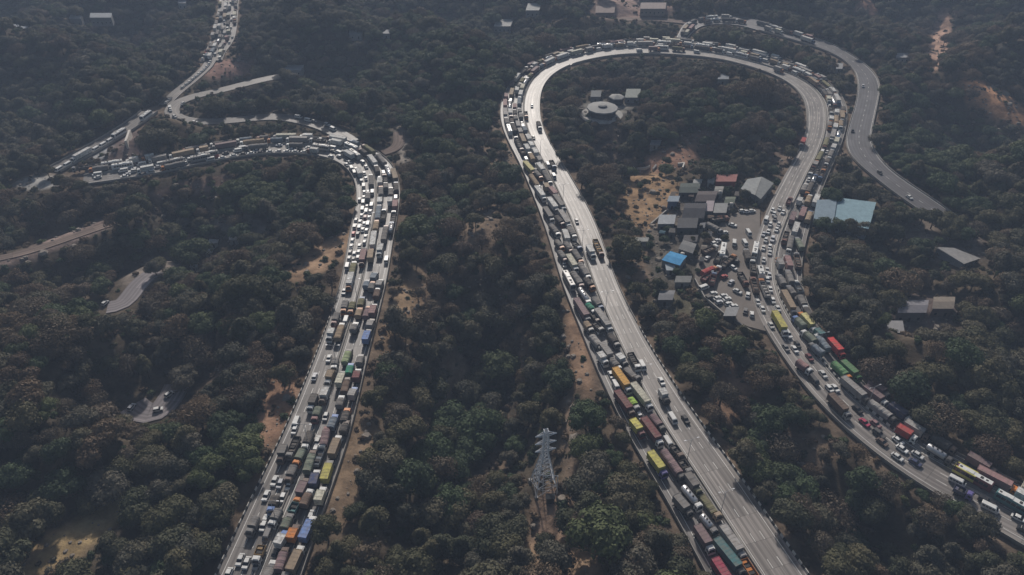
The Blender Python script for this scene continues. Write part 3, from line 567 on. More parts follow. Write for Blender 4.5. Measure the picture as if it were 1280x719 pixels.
def free(fp, gap=.25):
    if not FOOT: return True
    F_ = np.array(FOOT)
    for x, y, r in fp:
        if (np.hypot(F_[:, 0] - x, F_[:, 1] - y) < F_[:, 2] + r + gap).any(): return False
    return True
def place(kind, colour, x, y, a, L=None, cab=None, hero=None, detail=None, z=0.0):
    pxx, pyy, _ = proj(x, y, z + 1); pxx = float(pxx); pyy = float(pyy)
    if detail is None: detail = pyy > 395
    c = CL[colour]; j = random.uniform(.85, 1.15); c = tuple(min(.85, v * j) for v in c)
    truck = kind in ('container', 'tarp', 'open', 'flat', 'tanker')
    if truck: L = round((L or 9.) * 2) / 2; w = 2.5
    elif kind == 'bus': L = round(L or 11.); w = 2.55
    else: L = CARL[kind]; w = 1.75
    sd_ = random.randrange(3)
    if not detail:
        def mk():
            mb = MB()
            if truck:
                mb = cargo_mb(kind, L, w, sd_); cm = chassis_mb(L, w, True); mb.add(cm.v, [], 'dark'); b0 = len(mb.v) - len(cm.v)
                for f, mi2 in zip(cm.f, cm.m): mb.f.append(tuple(i + b0 for i in f)); mb.m.append(mb.mi(cm.mats[mi2])); mb.sm.append(False)
                cab_mb(mb, L, 2.3, cb); windscreen_mb(mb, L, 2.3)
            elif kind == 'bus':
                mb = bus_mb(L); o2, f2 = bus_windows(L)
                for q in o2 + [f2]: mb.add(q.v, q.f, 'glass')
                for xx in (-L / 2 + 2.5, L / 2 - 2.5):
                    for sg in (-1, 1): mb.tube([(xx, sg * .9, .5), (xx, sg * 1.25, .5)], [.5, .5], 'tyre', 8)
            else:
                car_body(mb, kind, 'paint')
                if kind == 'van': van_sides(mb); g = car_glass('van'); mb.add(g[0].v, g[0].f, 'glass'); mb.add(g[1].v, g[1].f, 'glass')
                for xx in (-L * .31, L * .32):
                    for sg in (-1, 1): mb.tube([(xx, sg * .62, .32), (xx, sg * .86, .32)], [.32, .32], 'tyre', 8)
            return mb.mesh(NAME[kind])
        cb = (('cab_' + cab) if ('cab_' + cab) in M else 'cab_grey') if cab else random.choices(CABS, [5, 3, 2, 2, 1])[0]
        o = link(NAME[kind], cached(('s', kind, L if (truck or kind == 'bus') else 0, sd_ if truck else 0, cb if truck else 0), mk), None, (x, y, z), a, c)
    else:
        o = link(NAME[kind], None, None, (x, y, z), a)
        if truck:
            if cab is None: cab = random.choices(['white', 'orange', 'brown', 'grey', 'maroon', 'blue'], [5, 2, 2, 2, 1, 1])[0]
            cc = CL[cab]
            nm = dict(container='container', tarp='tarpaulin_load', open='cargo_bed', flat='flatbed', tanker='tank')[kind]
            link(nm, cached(('c', kind, L, sd_), lambda: cargo_mb(kind, L, w, sd_).mesh(nm)), o, None, 0, c)
            def ck(): mb = MB(); cab_mb(mb, L, 2.3); return mb.mesh('cab')
            def wk(): mb = MB(); windscreen_mb(mb, L, 2.3); return mb.mesh('windscreen')
            def lk(): mb = MB(); lamps_mb(mb, L, 2.3); return mb.mesh('headlight')
            cbo = link('cab', cached(('cab', L), ck), o, None, 0, cc); link('windscreen', cached(('ws', L), wk), cbo)
            whl = pyy > 500
            link('chassis', cached(('ch', L, whl), lambda: chassis_mb(L, w, not whl).mesh('chassis')), o)
            if whl:
                for xx in axles(L):
                    for sg in (-1, 1): link('wheel', WHT, o, (xx, sg * (w / 2 - .2), .5))
        elif kind == 'bus':
            body = link('body', cached(('bb', L), lambda: bus_mb(L).mesh('body')), o, None, 0, c); o2, f2 = bus_windows(L)
            for q in o2: link('side_windows', cached(('bw', L, q.v[0][1] > 0), lambda q=q: q.mesh('side_window')), o).name = 'window'
            link('windscreen', cached(('bf', L), lambda: f2.mesh('windscreen')), o)
            rp = MB(); rp.box(-L / 2 + .45, L / 2 - .65, -.9, .9, 3.34, 3.4, 'cab_white'); link('roof_panel', cached(('rp', L), lambda: rp.mesh('roof_panel')), o)
            for xx in (-L / 2 + 2.5, L / 2 - 2.5):
                for sg in (-1, 1): link('wheel', WHT, o, (xx, sg * 1.1, .5))
        else:
            def bk():
                mb = MB(); car_body(mb, kind, 'paint')
                if kind == 'van': van_sides(mb)
                return mb.mesh('body')
            link('body', cached(('cb', kind), bk), o, None, 0, c)
            link('windscreen', cached(('cw', kind), lambda: car_glass(kind)[0].mesh('windscreen')), o); link('rear_window', cached(('cr', kind), lambda: car_glass(kind)[1].mesh('rear_window')), o)
            for xx in (-L * .31, L * .32):
                for sg in (-1, 1): link('wheel', WHC, o, (xx, sg * .74, .32))
    o['category'] = CAT[kind]; o['group'] = GRP[kind]
    FOOT.extend(foot(x, y, a, L, w))
    VEH.append(dict(o=o, px=pxx, py=pyy, kind=kind, col=colour, hero=hero))
    return o
HGT = dict(container=3.75, tarp=3.2, open=2.4, flat=1.8, tanker=3.3, bus=3.4, car=1.3, hatchback=1.4, jeep=1.6, van=2.)
def heading(x, y, up):
    best = 1e9; t = None
    for k in ('Ao', 'Bo', 'flyover_road', 'bypass_road', 'distant_highway', 'service_road', 'link_road'):
        C = CW[k]; d = ((C['P'] - (x, y)) ** 2).sum(1); i = d.argmin()
        if d[i] < best: best = d[i]; t = C['T'][i]
    p0 = proj(x, y, 0); p1 = proj(x + t[0] * 3, y + t[1] * 3, 0)
    return math.atan2(t[1], t[0]) + (math.pi if (p1[1] < p0[1]) != up else 0)
def seg(kind, colour, x1, y1, x2, y2, d='d', cab=None, hero=None):
    """roof of the cargo from far end to near end in the photo -> where that lorry stands"""
    h = HGT[kind]; p = unproj(x1, y1, h); q = unproj(x2, y2, h); Lc = float(np.linalg.norm(q - p)); c = (p + q) / 2
    v = (q - p) / Lc; v = v if d == 'd' else -v
    ht = heading(c[0], c[1], d == 'u'); a0 = math.atan2(v[1], v[0])
    if math.cos(a0 - ht) < .93: a0 = ht
    v = np.array([math.cos(a0), math.sin(a0)])
    Lc = min(max(Lc, 3.2), 14.5)
    if kind in ('container', 'tarp', 'open', 'flat', 'tanker'): L = Lc + CLEN; c = c + v * CLEN / 2
    else: L = Lc
    return place(kind, colour, float(c[0]), float(c[1]), a0, L, cab, hero)
def pt(kind, colour, x, y, d='d', hero=None, a=None, z=0.0):
    p = unproj(x, y, z + HGT[kind] * .7); h = heading(p[0], p[1], d == 'u') if a is None else a
    return place(kind, colour, float(p[0]), float(p[1]), h, None, None, hero, z=z)
# -- middle highway, lorry queue
for r in [('container','pale yellow',656,201,666,212,'d',None,'pale yellow container lorry high in the queue under the hairpin'),('tarp','tan',663.5,218,672,230),('container','white',670.5,232,679,243.5,'d','white'),('container','grey',681,258,689,270,'d','white'),('tarp','grey',688.5,280,696,289,'d','white'),
 ('tarp','grey',668,212,675,219),('container','white',686,246,695,258,'d','grey'),('tarp','dark grey',695.5,269.5,702,276.5),('container','white',672.5,203,679,211),('tarp','grey',679.5,212,687,225),('container','pinkish',688,233,695,241),('container','grey',693.5,242.5,703.5,256),('container','light grey',700.5,262,710,277),('tarp','grey',711,283,717,292),
 ('tarp','grey',695.5,300,701,306),('tarp','grey',699.5,313,705.5,321),('bus','light grey',706,337,717,357),('container','mauve',720,372,733.5,393,'d','dark grey','long mauve container lorry beside the teal green truck'),
 ('tarp','grey',706.5,302,713,310),('container','cream white',710,317,719,331),('tarp','grey',716,339,725.5,353),('tanker','silver',724.5,358,734.5,373),('tarp','teal green',734.5,379,740.5,385,'d',None,'teal green tarpaulin truck in the middle of the lorry queue'),
 ('open','grey',718,303,723,308),('tarp','grey',717.5,312,725,323),('tarp','grey',725,328,734,342),('tarp','dark grey',732,347,739,355),('tarp','grey',742,371,749.5,380),
 ('container','white',735.5,306,740.5,314,'d'),('open','ochre',744,299,751,315,'d','brown','ochre open truck alone on the empty pale lanes'),
 ('tarp','tan',732,402,737,408),('tarp','light grey',740,418.5,749.5,430,'d','grey'),('container','white',749.5,440,754.5,446),('open','dark grey',738.5,388,746,398),('open','dark grey',743,403,749,409),('container','light grey',753,429,763,442,'d','dark grey'),('tarp','grey',766,449,771,455),
 ('container','light grey',746,385,761,405.5,'d','white'),('tarp','dark grey',762.5,417,769.5,426),('container','white',772.5,441.5,779,448,'d'),
 ('container','amber',769,459,784,480,'d','white','amber orange container lorry in the lorry queue beside the grey flatbed'),('flat','grey',781,459,794,471,'d','dark grey','grey-brown flatbed lorry between the amber and cream containers'),('container','cream white',791.5,478,810,501,'d','white','long cream white container lorry ahead of the flatbed'),
 ('container','maroon',771,487,787.5,509,'d','brown','long maroon container lorry on the outer lane behind the lime green truck'),('tarp','lime green',788,497,793.5,504,'d','light grey','small lime green truck in the middle lane of the queue'),
 ('container','yellow',790.5,523,800,535,'d','maroon','short dull yellow container lorry on the outer lane'),('container','maroon',804.5,521,823,546,'d','white','maroon container lorry with a white cab ahead of the lime green truck'),('tarp','mauve',815,518,825.5,530,'d','dark grey'),
 ('container','white',827,485,832,493,'d','dark grey','small white box truck moving on the open lanes'),('container','yellow',813,563.5,828,584,'d','violet','yellow container lorry with a violet cab and clear road ahead'),('tarp','mauve',829.5,562,850,590,'d','dark grey'),('open','dark grey',842,557,848,565),('open','dark grey',852,576,858,584),
 ('container','grey',859,590,871,606,'d','olive'),('tanker','silver',854,605,871,626,'d','white','silver tanker lorry with white cab, higher of the two silver tankers'),('container','grey',845.5,618,858.5,633,'d','dark grey'),
 ('flat','olive',876,617,894,641,'d','tan','long olive flatbed lorry with a tan cab against the median'),('tanker','silver',877.5,641,890,657,'d','grey','silver tanker lorry with grey cab, lower of the two silver tankers'),('container','mauve',872,656,886,677,'d','white'),
 ('container','teal',896,672,924,706,'d','dark grey','long teal container lorry near the bottom of the lorry queue'),('container','crimson',894,697,917,732,'d','dark grey','crimson container lorry cut by the bottom edge of the picture'),('container','light grey',903,655,926,686,'d','light grey','long light grey container lorry against the median by the teal one'),('open','orange',930,699,950,730,'d','dark grey','orange truck with a white patterned load at the bottom edge'),
 # right branch
 ('open','maroon',985,249,988,254,'u'),('tarp','grey',1003,230,1008,238,'u'),('container','white',998,246,1002,251,'u'),('container','mauve',988.5,264,994.5,275,'u'),('tarp','tan',1008,244,1013.5,253,'u'),('container','pinkish',1000.5,258,1007.5,270,'u'),('container','white',992,277,998.5,290,'u'),('container','white',1018,242,1023.5,253.5,'u','grey','bright white container lorry beside the blue-roofed hall'),('tarp','tan',1008.5,264,1014.5,275,'u'),('tarp','grey green',997.5,298,1003,309,'u'),
 ('container','pinkish',984,319,988.5,332,'u'),('open','brown',996,319,999,334,'u'),('container','light grey',974.5,323,977.5,330,'u'),('tarp','grey',975.5,345,980.5,354,'u'),('tarp','grey',986,339,990.5,352,'u'),('open','blue grey',996,354,1002,365,'u'),('tarp','grey',988,359,993,366,'u'),('container','tan',980,362,992,384,'d','dark grey','long tan container lorry just above the yellow container lorry'),
 ('container','pale yellow',1004,391,1017,405,'u'),('tarp','grey green',997,397,1006,406,'u'),('tarp','grey green',1008,415,1019,425,'u'),('tarp','blue grey',1024,420,1036,435,'u'),('tarp','blue grey',1018,431,1029,440,'u'),('container','teal',1021,410,1029,417,'u'),('container','bright red',1038,422,1051.5,436.5,'d','red','bright red lorry beside the dark woods, the only bright red one'),
 ('container','green',1054,450,1071,465,'d','green','long green container lorry just below the bright red lorry'),('tarp','green',1043,452,1058,466,'d'),('container','light grey',1054,470,1081,493,'d','dark grey','long light grey container lorry beside the banded median wall'),('container','mauve',1082,481,1104,497,'d','white'),('container','mauve',1088,474,1106,487,'d'),
 ('tarp','light grey',1088,500,1114,519,'d','dark grey','lumpy pale sheeted lorry beside the two mauve containers'),('container','navy',1114,503,1134,517,'d'),('container','red',1123,531,1140,541,'d','white','dull red container lorry next to the median above the silver tanker'),('container','light grey',1133,525,1156,539,'d'),('tarp','dark grey',1168,543,1188,556,'d'),
 ('tanker','silver',1160,554,1184,569,'d','dark grey','silver tanker lorry beside the median ahead of the yellow coach'),('bus','maroon',1197,580,1244,606,'d',None,'long yellow and maroon decorated coach'),('container','mauve',1211,566,1239,582,'d'),('container','pinkish',1223,583,1266,605,'d'),('container','white',1272,611,1300,626,'d'),
 ('bus','teal',1247,612,1292,637,'d',None,'teal coach with a white roof at the picture edge'),('container','brown',1038.5,491,1058,511,'d','light grey','brown container lorry with a pale cab among the cars'),('container','yellow',968.5,388,981,409,'d','white','bright yellow container lorry among the white cars below the lot'),
 ('bus','white',950.5,331,953.5,342,'u'),('open','brown',942,350,946.5,364,'u'),('open','light grey',952.5,352,960.5,370,'u'),('open','dark grey',941,328,942.5,341,'u'),('tarp','pinkish',998,450,1009,458,'d'),('van','dark grey',1014,467,1023,478,'d'),('open','navy',1197,608,1204,614,'d','violet'),
 # left highway
 ('container','pinkish',455,311,452,324),('container','white',476,304.5,474,312),('container','white',439,340,435.5,353.5),('container','blue',459.5,413,455.5,424,'u','dark grey','blue container lorry on the outer lane halfway up the jammed highway'),('container','pinkish',467,381,464,391,'u','white'),('tarp','mauve',460,385,456.5,395,'u'),('tarp','tan',449,387,446.5,394,'u'),
 ('container','light grey',463.5,400,461,406,'u'),('tarp','olive',441,377,438.5,385),('tarp','grey',432,375,429.5,384),('tarp','grey',421,391,418,399),('container','blue grey',468,341,465.5,347,'u'),('tarp','blue grey',458.5,352,456.5,357,'u'),('tarp','grey',465,354,463,360,'u'),('container','light grey',474.5,351,473,355,'u'),('tarp','brown',471.5,362,469.5,370,'u'),('tarp','olive',452,373,449.5,381,'u'),('tarp','grey',443,406,440.5,411,'u'),('container','white',414.5,410,412,416),
 ('tarp','pale green',435,439,430,452,'u','dark grey','pale green tarpaulin lorry against the median of the jammed highway'),('tarp','teal green',437.5,457,435,466,'u'),('tarp','grey',450,446,448,453,'u'),('tarp','grey',419,447,417.5,454),('container','tan',414,462,410,471),('container','white',407.5,483,403,494,'d','brown'),('container','cream white',427,466,422.5,478,'u'),('tarp','brown',433,475,429.5,489,'u'),('container','maroon',446.5,463,444,472,'u'),('container','light grey',441,487,438.5,493,'u'),
 ('tarp','grey',425.5,498,423,506,'u'),('container','dark grey',393.5,492,388.5,503),('tarp','grey green',398,508,394,518),('tarp','dark grey',432.5,514,429,525,'u'),('container','grey',354.5,555,350.5,566),('tarp','dark grey',388,539,382.5,552),('tarp','grey green',378,561,372,572),('tarp','grey',367,581,361.5,593),('tarp','grey green',389.5,567,382.5,588,'u'),
 ('tarp','mauve',407.5,537,403.5,555,'u'),('tarp','blue grey',417,522,412.5,533,'u'),('tarp','dark grey',431,530,428,538,'u'),('container','tan',421,547,413.5,567,'u','white','tan container lorry directly above the yellow one on the outer lane'),('container','yellow',410.5,579,404.5,598,'u','grey','bright yellow container lorry on the outer lane by the brown slope'),('container','navy',394,591,390,604,'u'),
 ('container','mauve',380,601,373,615,'u'),('tarp','brown',385,616,378,630,'u'),('container','cream white',401.5,612,396.5,625,'u'),('container','blue',388,649,377,672,'u','white','long blue double container lorry with a white cab'),('tarp','grey green',360,647,354,659,'u'),('container','orange',367,660,361.5,672,'u','brown','small bright orange container truck next to the blue double container'),
 ('container','white',351,670,347.5,676,'u'),('container','tan',372.5,687,361.5,711,'u','white','long tan container lorry with white cab at the bottom edge'),('tarp','mauve',354,690,346.5,711,'u'),('tarp','grey',339,706,332,722,'u'),('open','ochre',327,682,322.5,693,'d'),('tarp','grey',319.5,645,313.5,657),('tarp','dark grey',343.5,620,340,629),('tarp','grey',348,636,342,647),('open','teal',368.5,630,364.5,637,'u')]:
    bo = seg(*r)
    if r[1] == 'maroon' and r[0] == 'bus':
        mb = MB(); Lb = 12.0
        for sg in (-1, 1): mb.box(-Lb / 2 - .02, .4, sg * 1.29 - .015, sg * 1.29 + .015, .6, 1.62, 'paint'); mb.box(-Lb / 2 + .3, .3, sg * 1.1 - .2, sg * 1.1 + .2, 3.16, 3.42, 'paint')
        mb.box(-Lb / 2 - .05, -Lb / 2 - .01, -1.25, 1.25, .6, 3.1, 'paint'); link('yellow_livery', mb.mesh('yellow_livery'), bo, None, 0, CL['yellow'])
for r in [('van','white',692.5,219.5),('open','dark grey',691,206),('hatchback','light grey',721,276),('van','white',685,205.5),('hatchback','white',705.5,330.5),('car','white',756,453.5),('car','white',764,468),('hatchback','white',748,413),('open','dark grey',793,452),('van','white',803,456),('hatchback','white',800,519.5),('van','white',770,481),
 ('car','white',827,476),('van','white',841,522),('car','black',857,523.5),('van','white',835.5,552),('hatchback','white',846.5,568.5),('hatchback','white',857,586),('hatchback','white',665,132),('open','dark grey',657.5,144),('tarp','dark grey',674,157),('hatchback','dark grey',667,171.5),('container','red',1003.5,177.5,'d','red and black lorry alone on the pale lanes inside the hairpin'),
 ('hatchback','white',968,267,'d'),('van','white',958,273.5),('hatchback','white',963,280),('car','white',960.5,289),('car','white',971,286.5),('hatchback','white',973.5,280),('hatchback','white',957.5,299.5),('jeep','silver',966,298),('car','white',954.5,309.5),('hatchback','white',962.5,308),('bus','white',944.5,311),
 ('car','white',959,337),('hatchback','white',959.5,349),('car','white',963,361),('hatchback','white',966.5,375),('car','white',972.5,385),('car','white',947.5,377),('car','white',964,406),('jeep','white',985.5,417),('car','grey',982.5,434),('car','white',993.5,436),('hatchback','dark grey',997,430),('car','maroon',1012,446),('car','white',1029,467),('hatchback','white',1037,485),('car','white',1044,484.5),
 ('car','black',1072,511,'d','black car alone ahead of the brown container lorry'),('car','crimson',1081,527.5),('car','pinkish',1095,529),('jeep','dark grey',1099,541),('car','brown',1103,552),('car','white',1123,550),('car','white',1128,560.5),('car','white',1122,570.5),('car','white',1147.5,568),('car','navy',1144.5,577.5),('van','white',1197,600,'d'),('jeep','black',1233,625),('van','white',1238,633),('car','white',1274,647),('car','black',1281,662),
 ('car','white',430,364),('van','white',432,400),('car','white',411,447.5),('hatchback','white',407,520),('van','white',369.5,527.5),('hatchback','white',368,537),('open','dark grey',366.5,560),('hatchback','white',397.5,549,'u'),('hatchback','white',395,559,'u'),('open','blue grey',399.5,569,'u'),('car','white',343,600.5),('hatchback','silver',350,604),('car','white',332.5,619),('hatchback','white',361,606),
 ('car','white',331,650),('hatchback','white',329,657),('car','white',300,699),('car','white',308,703),('hatchback','light grey',320.5,705),('car','white',285,717),('hatchback','white',353,621.5),('van','grey',334,667),('hatchback','dark grey',343,692),('hatchback','white',389,643,'u'),
 ('hatchback','silver',1079,107),('hatchback','black',1066,163),('hatchback','dark grey',1100,215),('car','white',1137,246,'d','white car alone on the lower end of the dark flyover')]:
    pt(*r)
# lot
for kd, c, x, y, a in [('hatchback','white',892,366,.4),('car','white',896.5,372,.5),('hatchback','silver',899,377,.5),('hatchback','white',905,369,.3),('car','white',909,373,.4),('hatchback','white',911,379,.4),('car','white',917,382,.4),('jeep','dark grey',888,371,.4),('car','white',922,363.5,-.8),('car','white',916,280.5,-.5),('hatchback','white',928,263,.1),('car','silver',933.5,264,.1),('hatchback','white',940,263,.1),
 ('hatchback','silver',897,300,.4),('hatchback','white',917,334,-1.),('hatchback','white',893,303,.5),('van','white',936,290,-1.5),('van','white',931.5,303,-1.5),('open','maroon',884,345,.9),('open','maroon',891,349,1.2),('tarp','red',887,338,.6),('bus','white',904,312,1.25),('open','dark grey',905,328,1.2),('open','brown',912,325,.8),('open','dark grey',929,349,-1.5),('open','maroon',895,340,1.0),('tarp','grey',893,285,-.9),('open','dark grey',900,274,.2),('hatchback','white',906,290,.5),('car','dark grey',899,292,.7),('open','brown',888,312,.6),('car','white',884,322,.9),('van','white',918,302,1.3),('open','dark grey',898,322,1.1),('hatchback','red',905,345,.5),('car','silver',914,352,.9),('jeep','dark grey',921,325,1.2),('tarp','dark grey',934,318,1.45),('car','white',935,368,1.2),('hatchback','white',940,392,1.3),('car','grey',932,388,1.2),('van','white',880,358,.5)]:
    pt(kd, c, x, y, a=a)
# far odd places
for kd, c, x, y in [('hatchback','white',213,137),('car','white',218,145),('hatchback','white',228,129),('van','white',373,145),('van','white',385,149),('hatchback','light grey',393,151),('jeep','silver',409,155),('van','white',416,160),('car','white',160,210),('car','white',122,221),('van','white',212,134),('car','white',243,152)]:
    pt(kd, c, x, y)
for x, y, a, c in ((211, 492, 1.0, 'white'), (197, 511, .3, 'white'), (131, 378, 1.3, 'white'), (164, 508, 1.4, 'silver')):
    pt('hatchback', c, x, y, a=a, z=-12.0)
# -- the rest of the jam, lane by lane
MIXT = [('tarp', 'grey', 10), ('tarp', 'dark grey', 6), ('tarp', 'olive', 3), ('container', 'light grey', 8), ('container', 'white', 14), ('container', 'tan', 4), ('container', 'pinkish', 3), ('container', 'cream white', 4), ('open', 'brown', 4), ('open', 'dark grey', 4), ('tanker', 'silver', 3), ('bus', 'white', 5), ('van', 'white', 6), ('hatchback', 'white', 3), ('tarp', 'blue grey', 4), ('container', 'mauve', 2), ('tarp', 'tan', 3)]
MIXC = [('car', 'white', 14), ('hatchback', 'white', 12), ('jeep', 'white', 6), ('car', 'silver', 5), ('hatchback', 'grey', 3), ('car', 'dark grey', 4), ('van', 'white', 6), ('jeep', 'maroon', 2), ('tarp', 'grey', 4), ('container', 'white', 2), ('hatchback', 'red', 1), ('bus', 'light grey', 2)]
def fill(key, lanes, up, mix, i0, i1, dens, gap=(1.0, 2.6), okf=None, z=0.0):
    C = CW[key]; s = C['s']; P, N, T = C['P'], C['N'], C['T']; w = np.broadcast_to(C['w'], s.shape); w0 = np.broadcast_to(C['w0'], s.shape)
    for q in lanes:
        t = s[i0] + random.uniform(0, 6)
        while t < s[min(i1, len(s) - 1)]:
            kd, c, _ = random.choices(mix, [m_[2] for m_ in mix])[0]
            L = CARL.get(kd) or (11. if kd == 'bus' else random.choice([7., 8., 9., 10., 13., 14.]))
            if random.random() > dens: t += L + random.uniform(2, 8); continue
            t += L / 2; f = np.interp(t, s, np.arange(len(s))); i = int(f); i = min(i, len(s) - 2); u = f - i
            p = P[i] * (1 - u) + P[i + 1] * u; nn = N[i] * (1 - u) + N[i + 1] * u; ww = w[i]; g0 = w0[i]
            off = g0 + (ww - g0) * (q + random.uniform(-.02, .02)); x, y = p + nn * off
            a = heading(x, y, up) if up is not None else math.atan2(T[i][1], T[i][0]); pxx, pyy, _ = proj(x, y, 0)
            t += L / 2 + random.uniform(*gap)
            if not (-40 < pxx < 1320 and -25 < pyy < 760): continue
            if okf and not okf(float(pxx), float(pyy)): continue
            if not free(foot(x, y, a, L, 2.5 if kd in ('container', 'tarp', 'open', 'tanker', 'bus', 'flat') else 1.75), .12): continue
            place(kd, c, float(x), float(y), a + random.uniform(-.02, .02), L, z=z)
nb = len(CW['Bo']['s']) - 1; na_ = len(CW['Ao']['s']) - 1
def along(key, x, y): C = CW[key]; p = unproj(x, y); return int(np.argmin(((C['P'] - p) ** 2).sum(1)))
i200 = along('Bo', 667, 180); itop = along('Bo', 860, 62); i230 = along('Bo', 1001, 234)
fill('Bo', (.15, .41, .67), None, MIXT, 0, i200, .9)
fill('Bo', (.14, .36, .58, .80), None, MIXT, i200, along('Bo', 1033, 140), .96, (.7, 1.8))
fill('Bo', (.15, .42, .69), None, MIXT, along('Bo', 1033, 140), nb, .93, (.8, 2.0))
fill('Bi', (.2, .45, .7), None, MIXC, along('Bi', 988, 262), along('Bi', 972, 375), .85, (.8, 3))
fill('Bi', (.2, .5, .8), None, MIXC, along('Bi', 972, 375), along('Bi', 1040, 470), .35, (2, 8))
fill('Bi', (.3, .6), None, MIXT, along('Bi', 790, 59.5), along('Bi', 980, 89), .25, (3, 9))
ia = along('Ao', 471, 235); ib = along('Ao', 455, 340)
fill('Ao', (.15, .42, .69), None, MIXT, 0, ib, .72, (1, 4)); fill('Ao', (.14, .38, .62, .86), None, MIXT, ib, na_, .93, (.7, 2))
fill('Ai', (.16, .42), None, MIXT, 0, ib, .5, (1, 5)); fill('Ai', (.68,), None, MIXC, 0, ib, .3, (3, 12))
fill('Ai', (.14, .36, .58, .80), None, MIXC, ib, ia, .9, (.8, 2.5)); fill('Ai', (.15, .4, .65, .85), None, MIXC, ia, na_, .85, (1, 3), lambda x, y: x > 150 or random.random() < .2)
fill('flyover_road', (.25, .6), None, MIXT[:12], 0, along('flyover_road', 1020, 52), .85, (.8, 2.5))
fill('distant_highway', (.1, .25, .4, .58, .74, .9), None, MIXC + MIXT, 0, 400, .75, (1, 4))
fill('bypass_road', (.85,), None, [('container', 'white', 1), ('bus', 'white', 1), ('van', 'white', 1)], 0, 400, .95, (.5, 1.5))
fill('approach_road', (.4,), None, MIXC[:3], 0, 400, .85, (.5, 2)); 
print('vehicles', len(VEH))

LAND = []     # landmarks for labels: px, py, phrase
# ------------------------------------------------------------------ buildings
def corr(name, col, rough=.6, sc=2.2):
    m, n, l, b = newmat(name); tc = n.new('ShaderNodeTexCoord'); wv = n.new('ShaderNodeTexWave'); wv.bands_direction = 'X'; wv.inputs['Scale'].default_value = sc; l.new(tc.outputs['Object'], wv.inputs['Vector'])
    nz = n.new('ShaderNodeTexNoise'); nz.inputs['Scale'].default_value = .45; nz.inputs['Detail'].default_value = 9; nz.inputs['Roughness'].default_value = .7; l.new(tc.outputs['Object'], nz.inputs['Vector'])
    mx = n.new('ShaderNodeMix'); mx.data_type = 'RGBA'; mx.inputs[6].default_value = (*[c * .38 for c in col], 1); mx.inputs[7].default_value = (*[min(.8, c * 1.1) for c in col], 1); l.new(nz.outputs[0], mx.inputs[0]); l.new(mx.outputs[2], b.inputs['Base Color'])
    bp = n.new('ShaderNodeBump'); bp.inputs['Strength'].default_value = .5; bp.inputs['Distance'].default_value = .05; l.new(wv.outputs[0], bp.inputs['Height']); l.new(bp.outputs[0], b.inputs['Normal']); b.inputs['Roughness'].default_value = .8; b.inputs['Specular IOR Level'].default_value = .12
    return m
ROOFC = {}
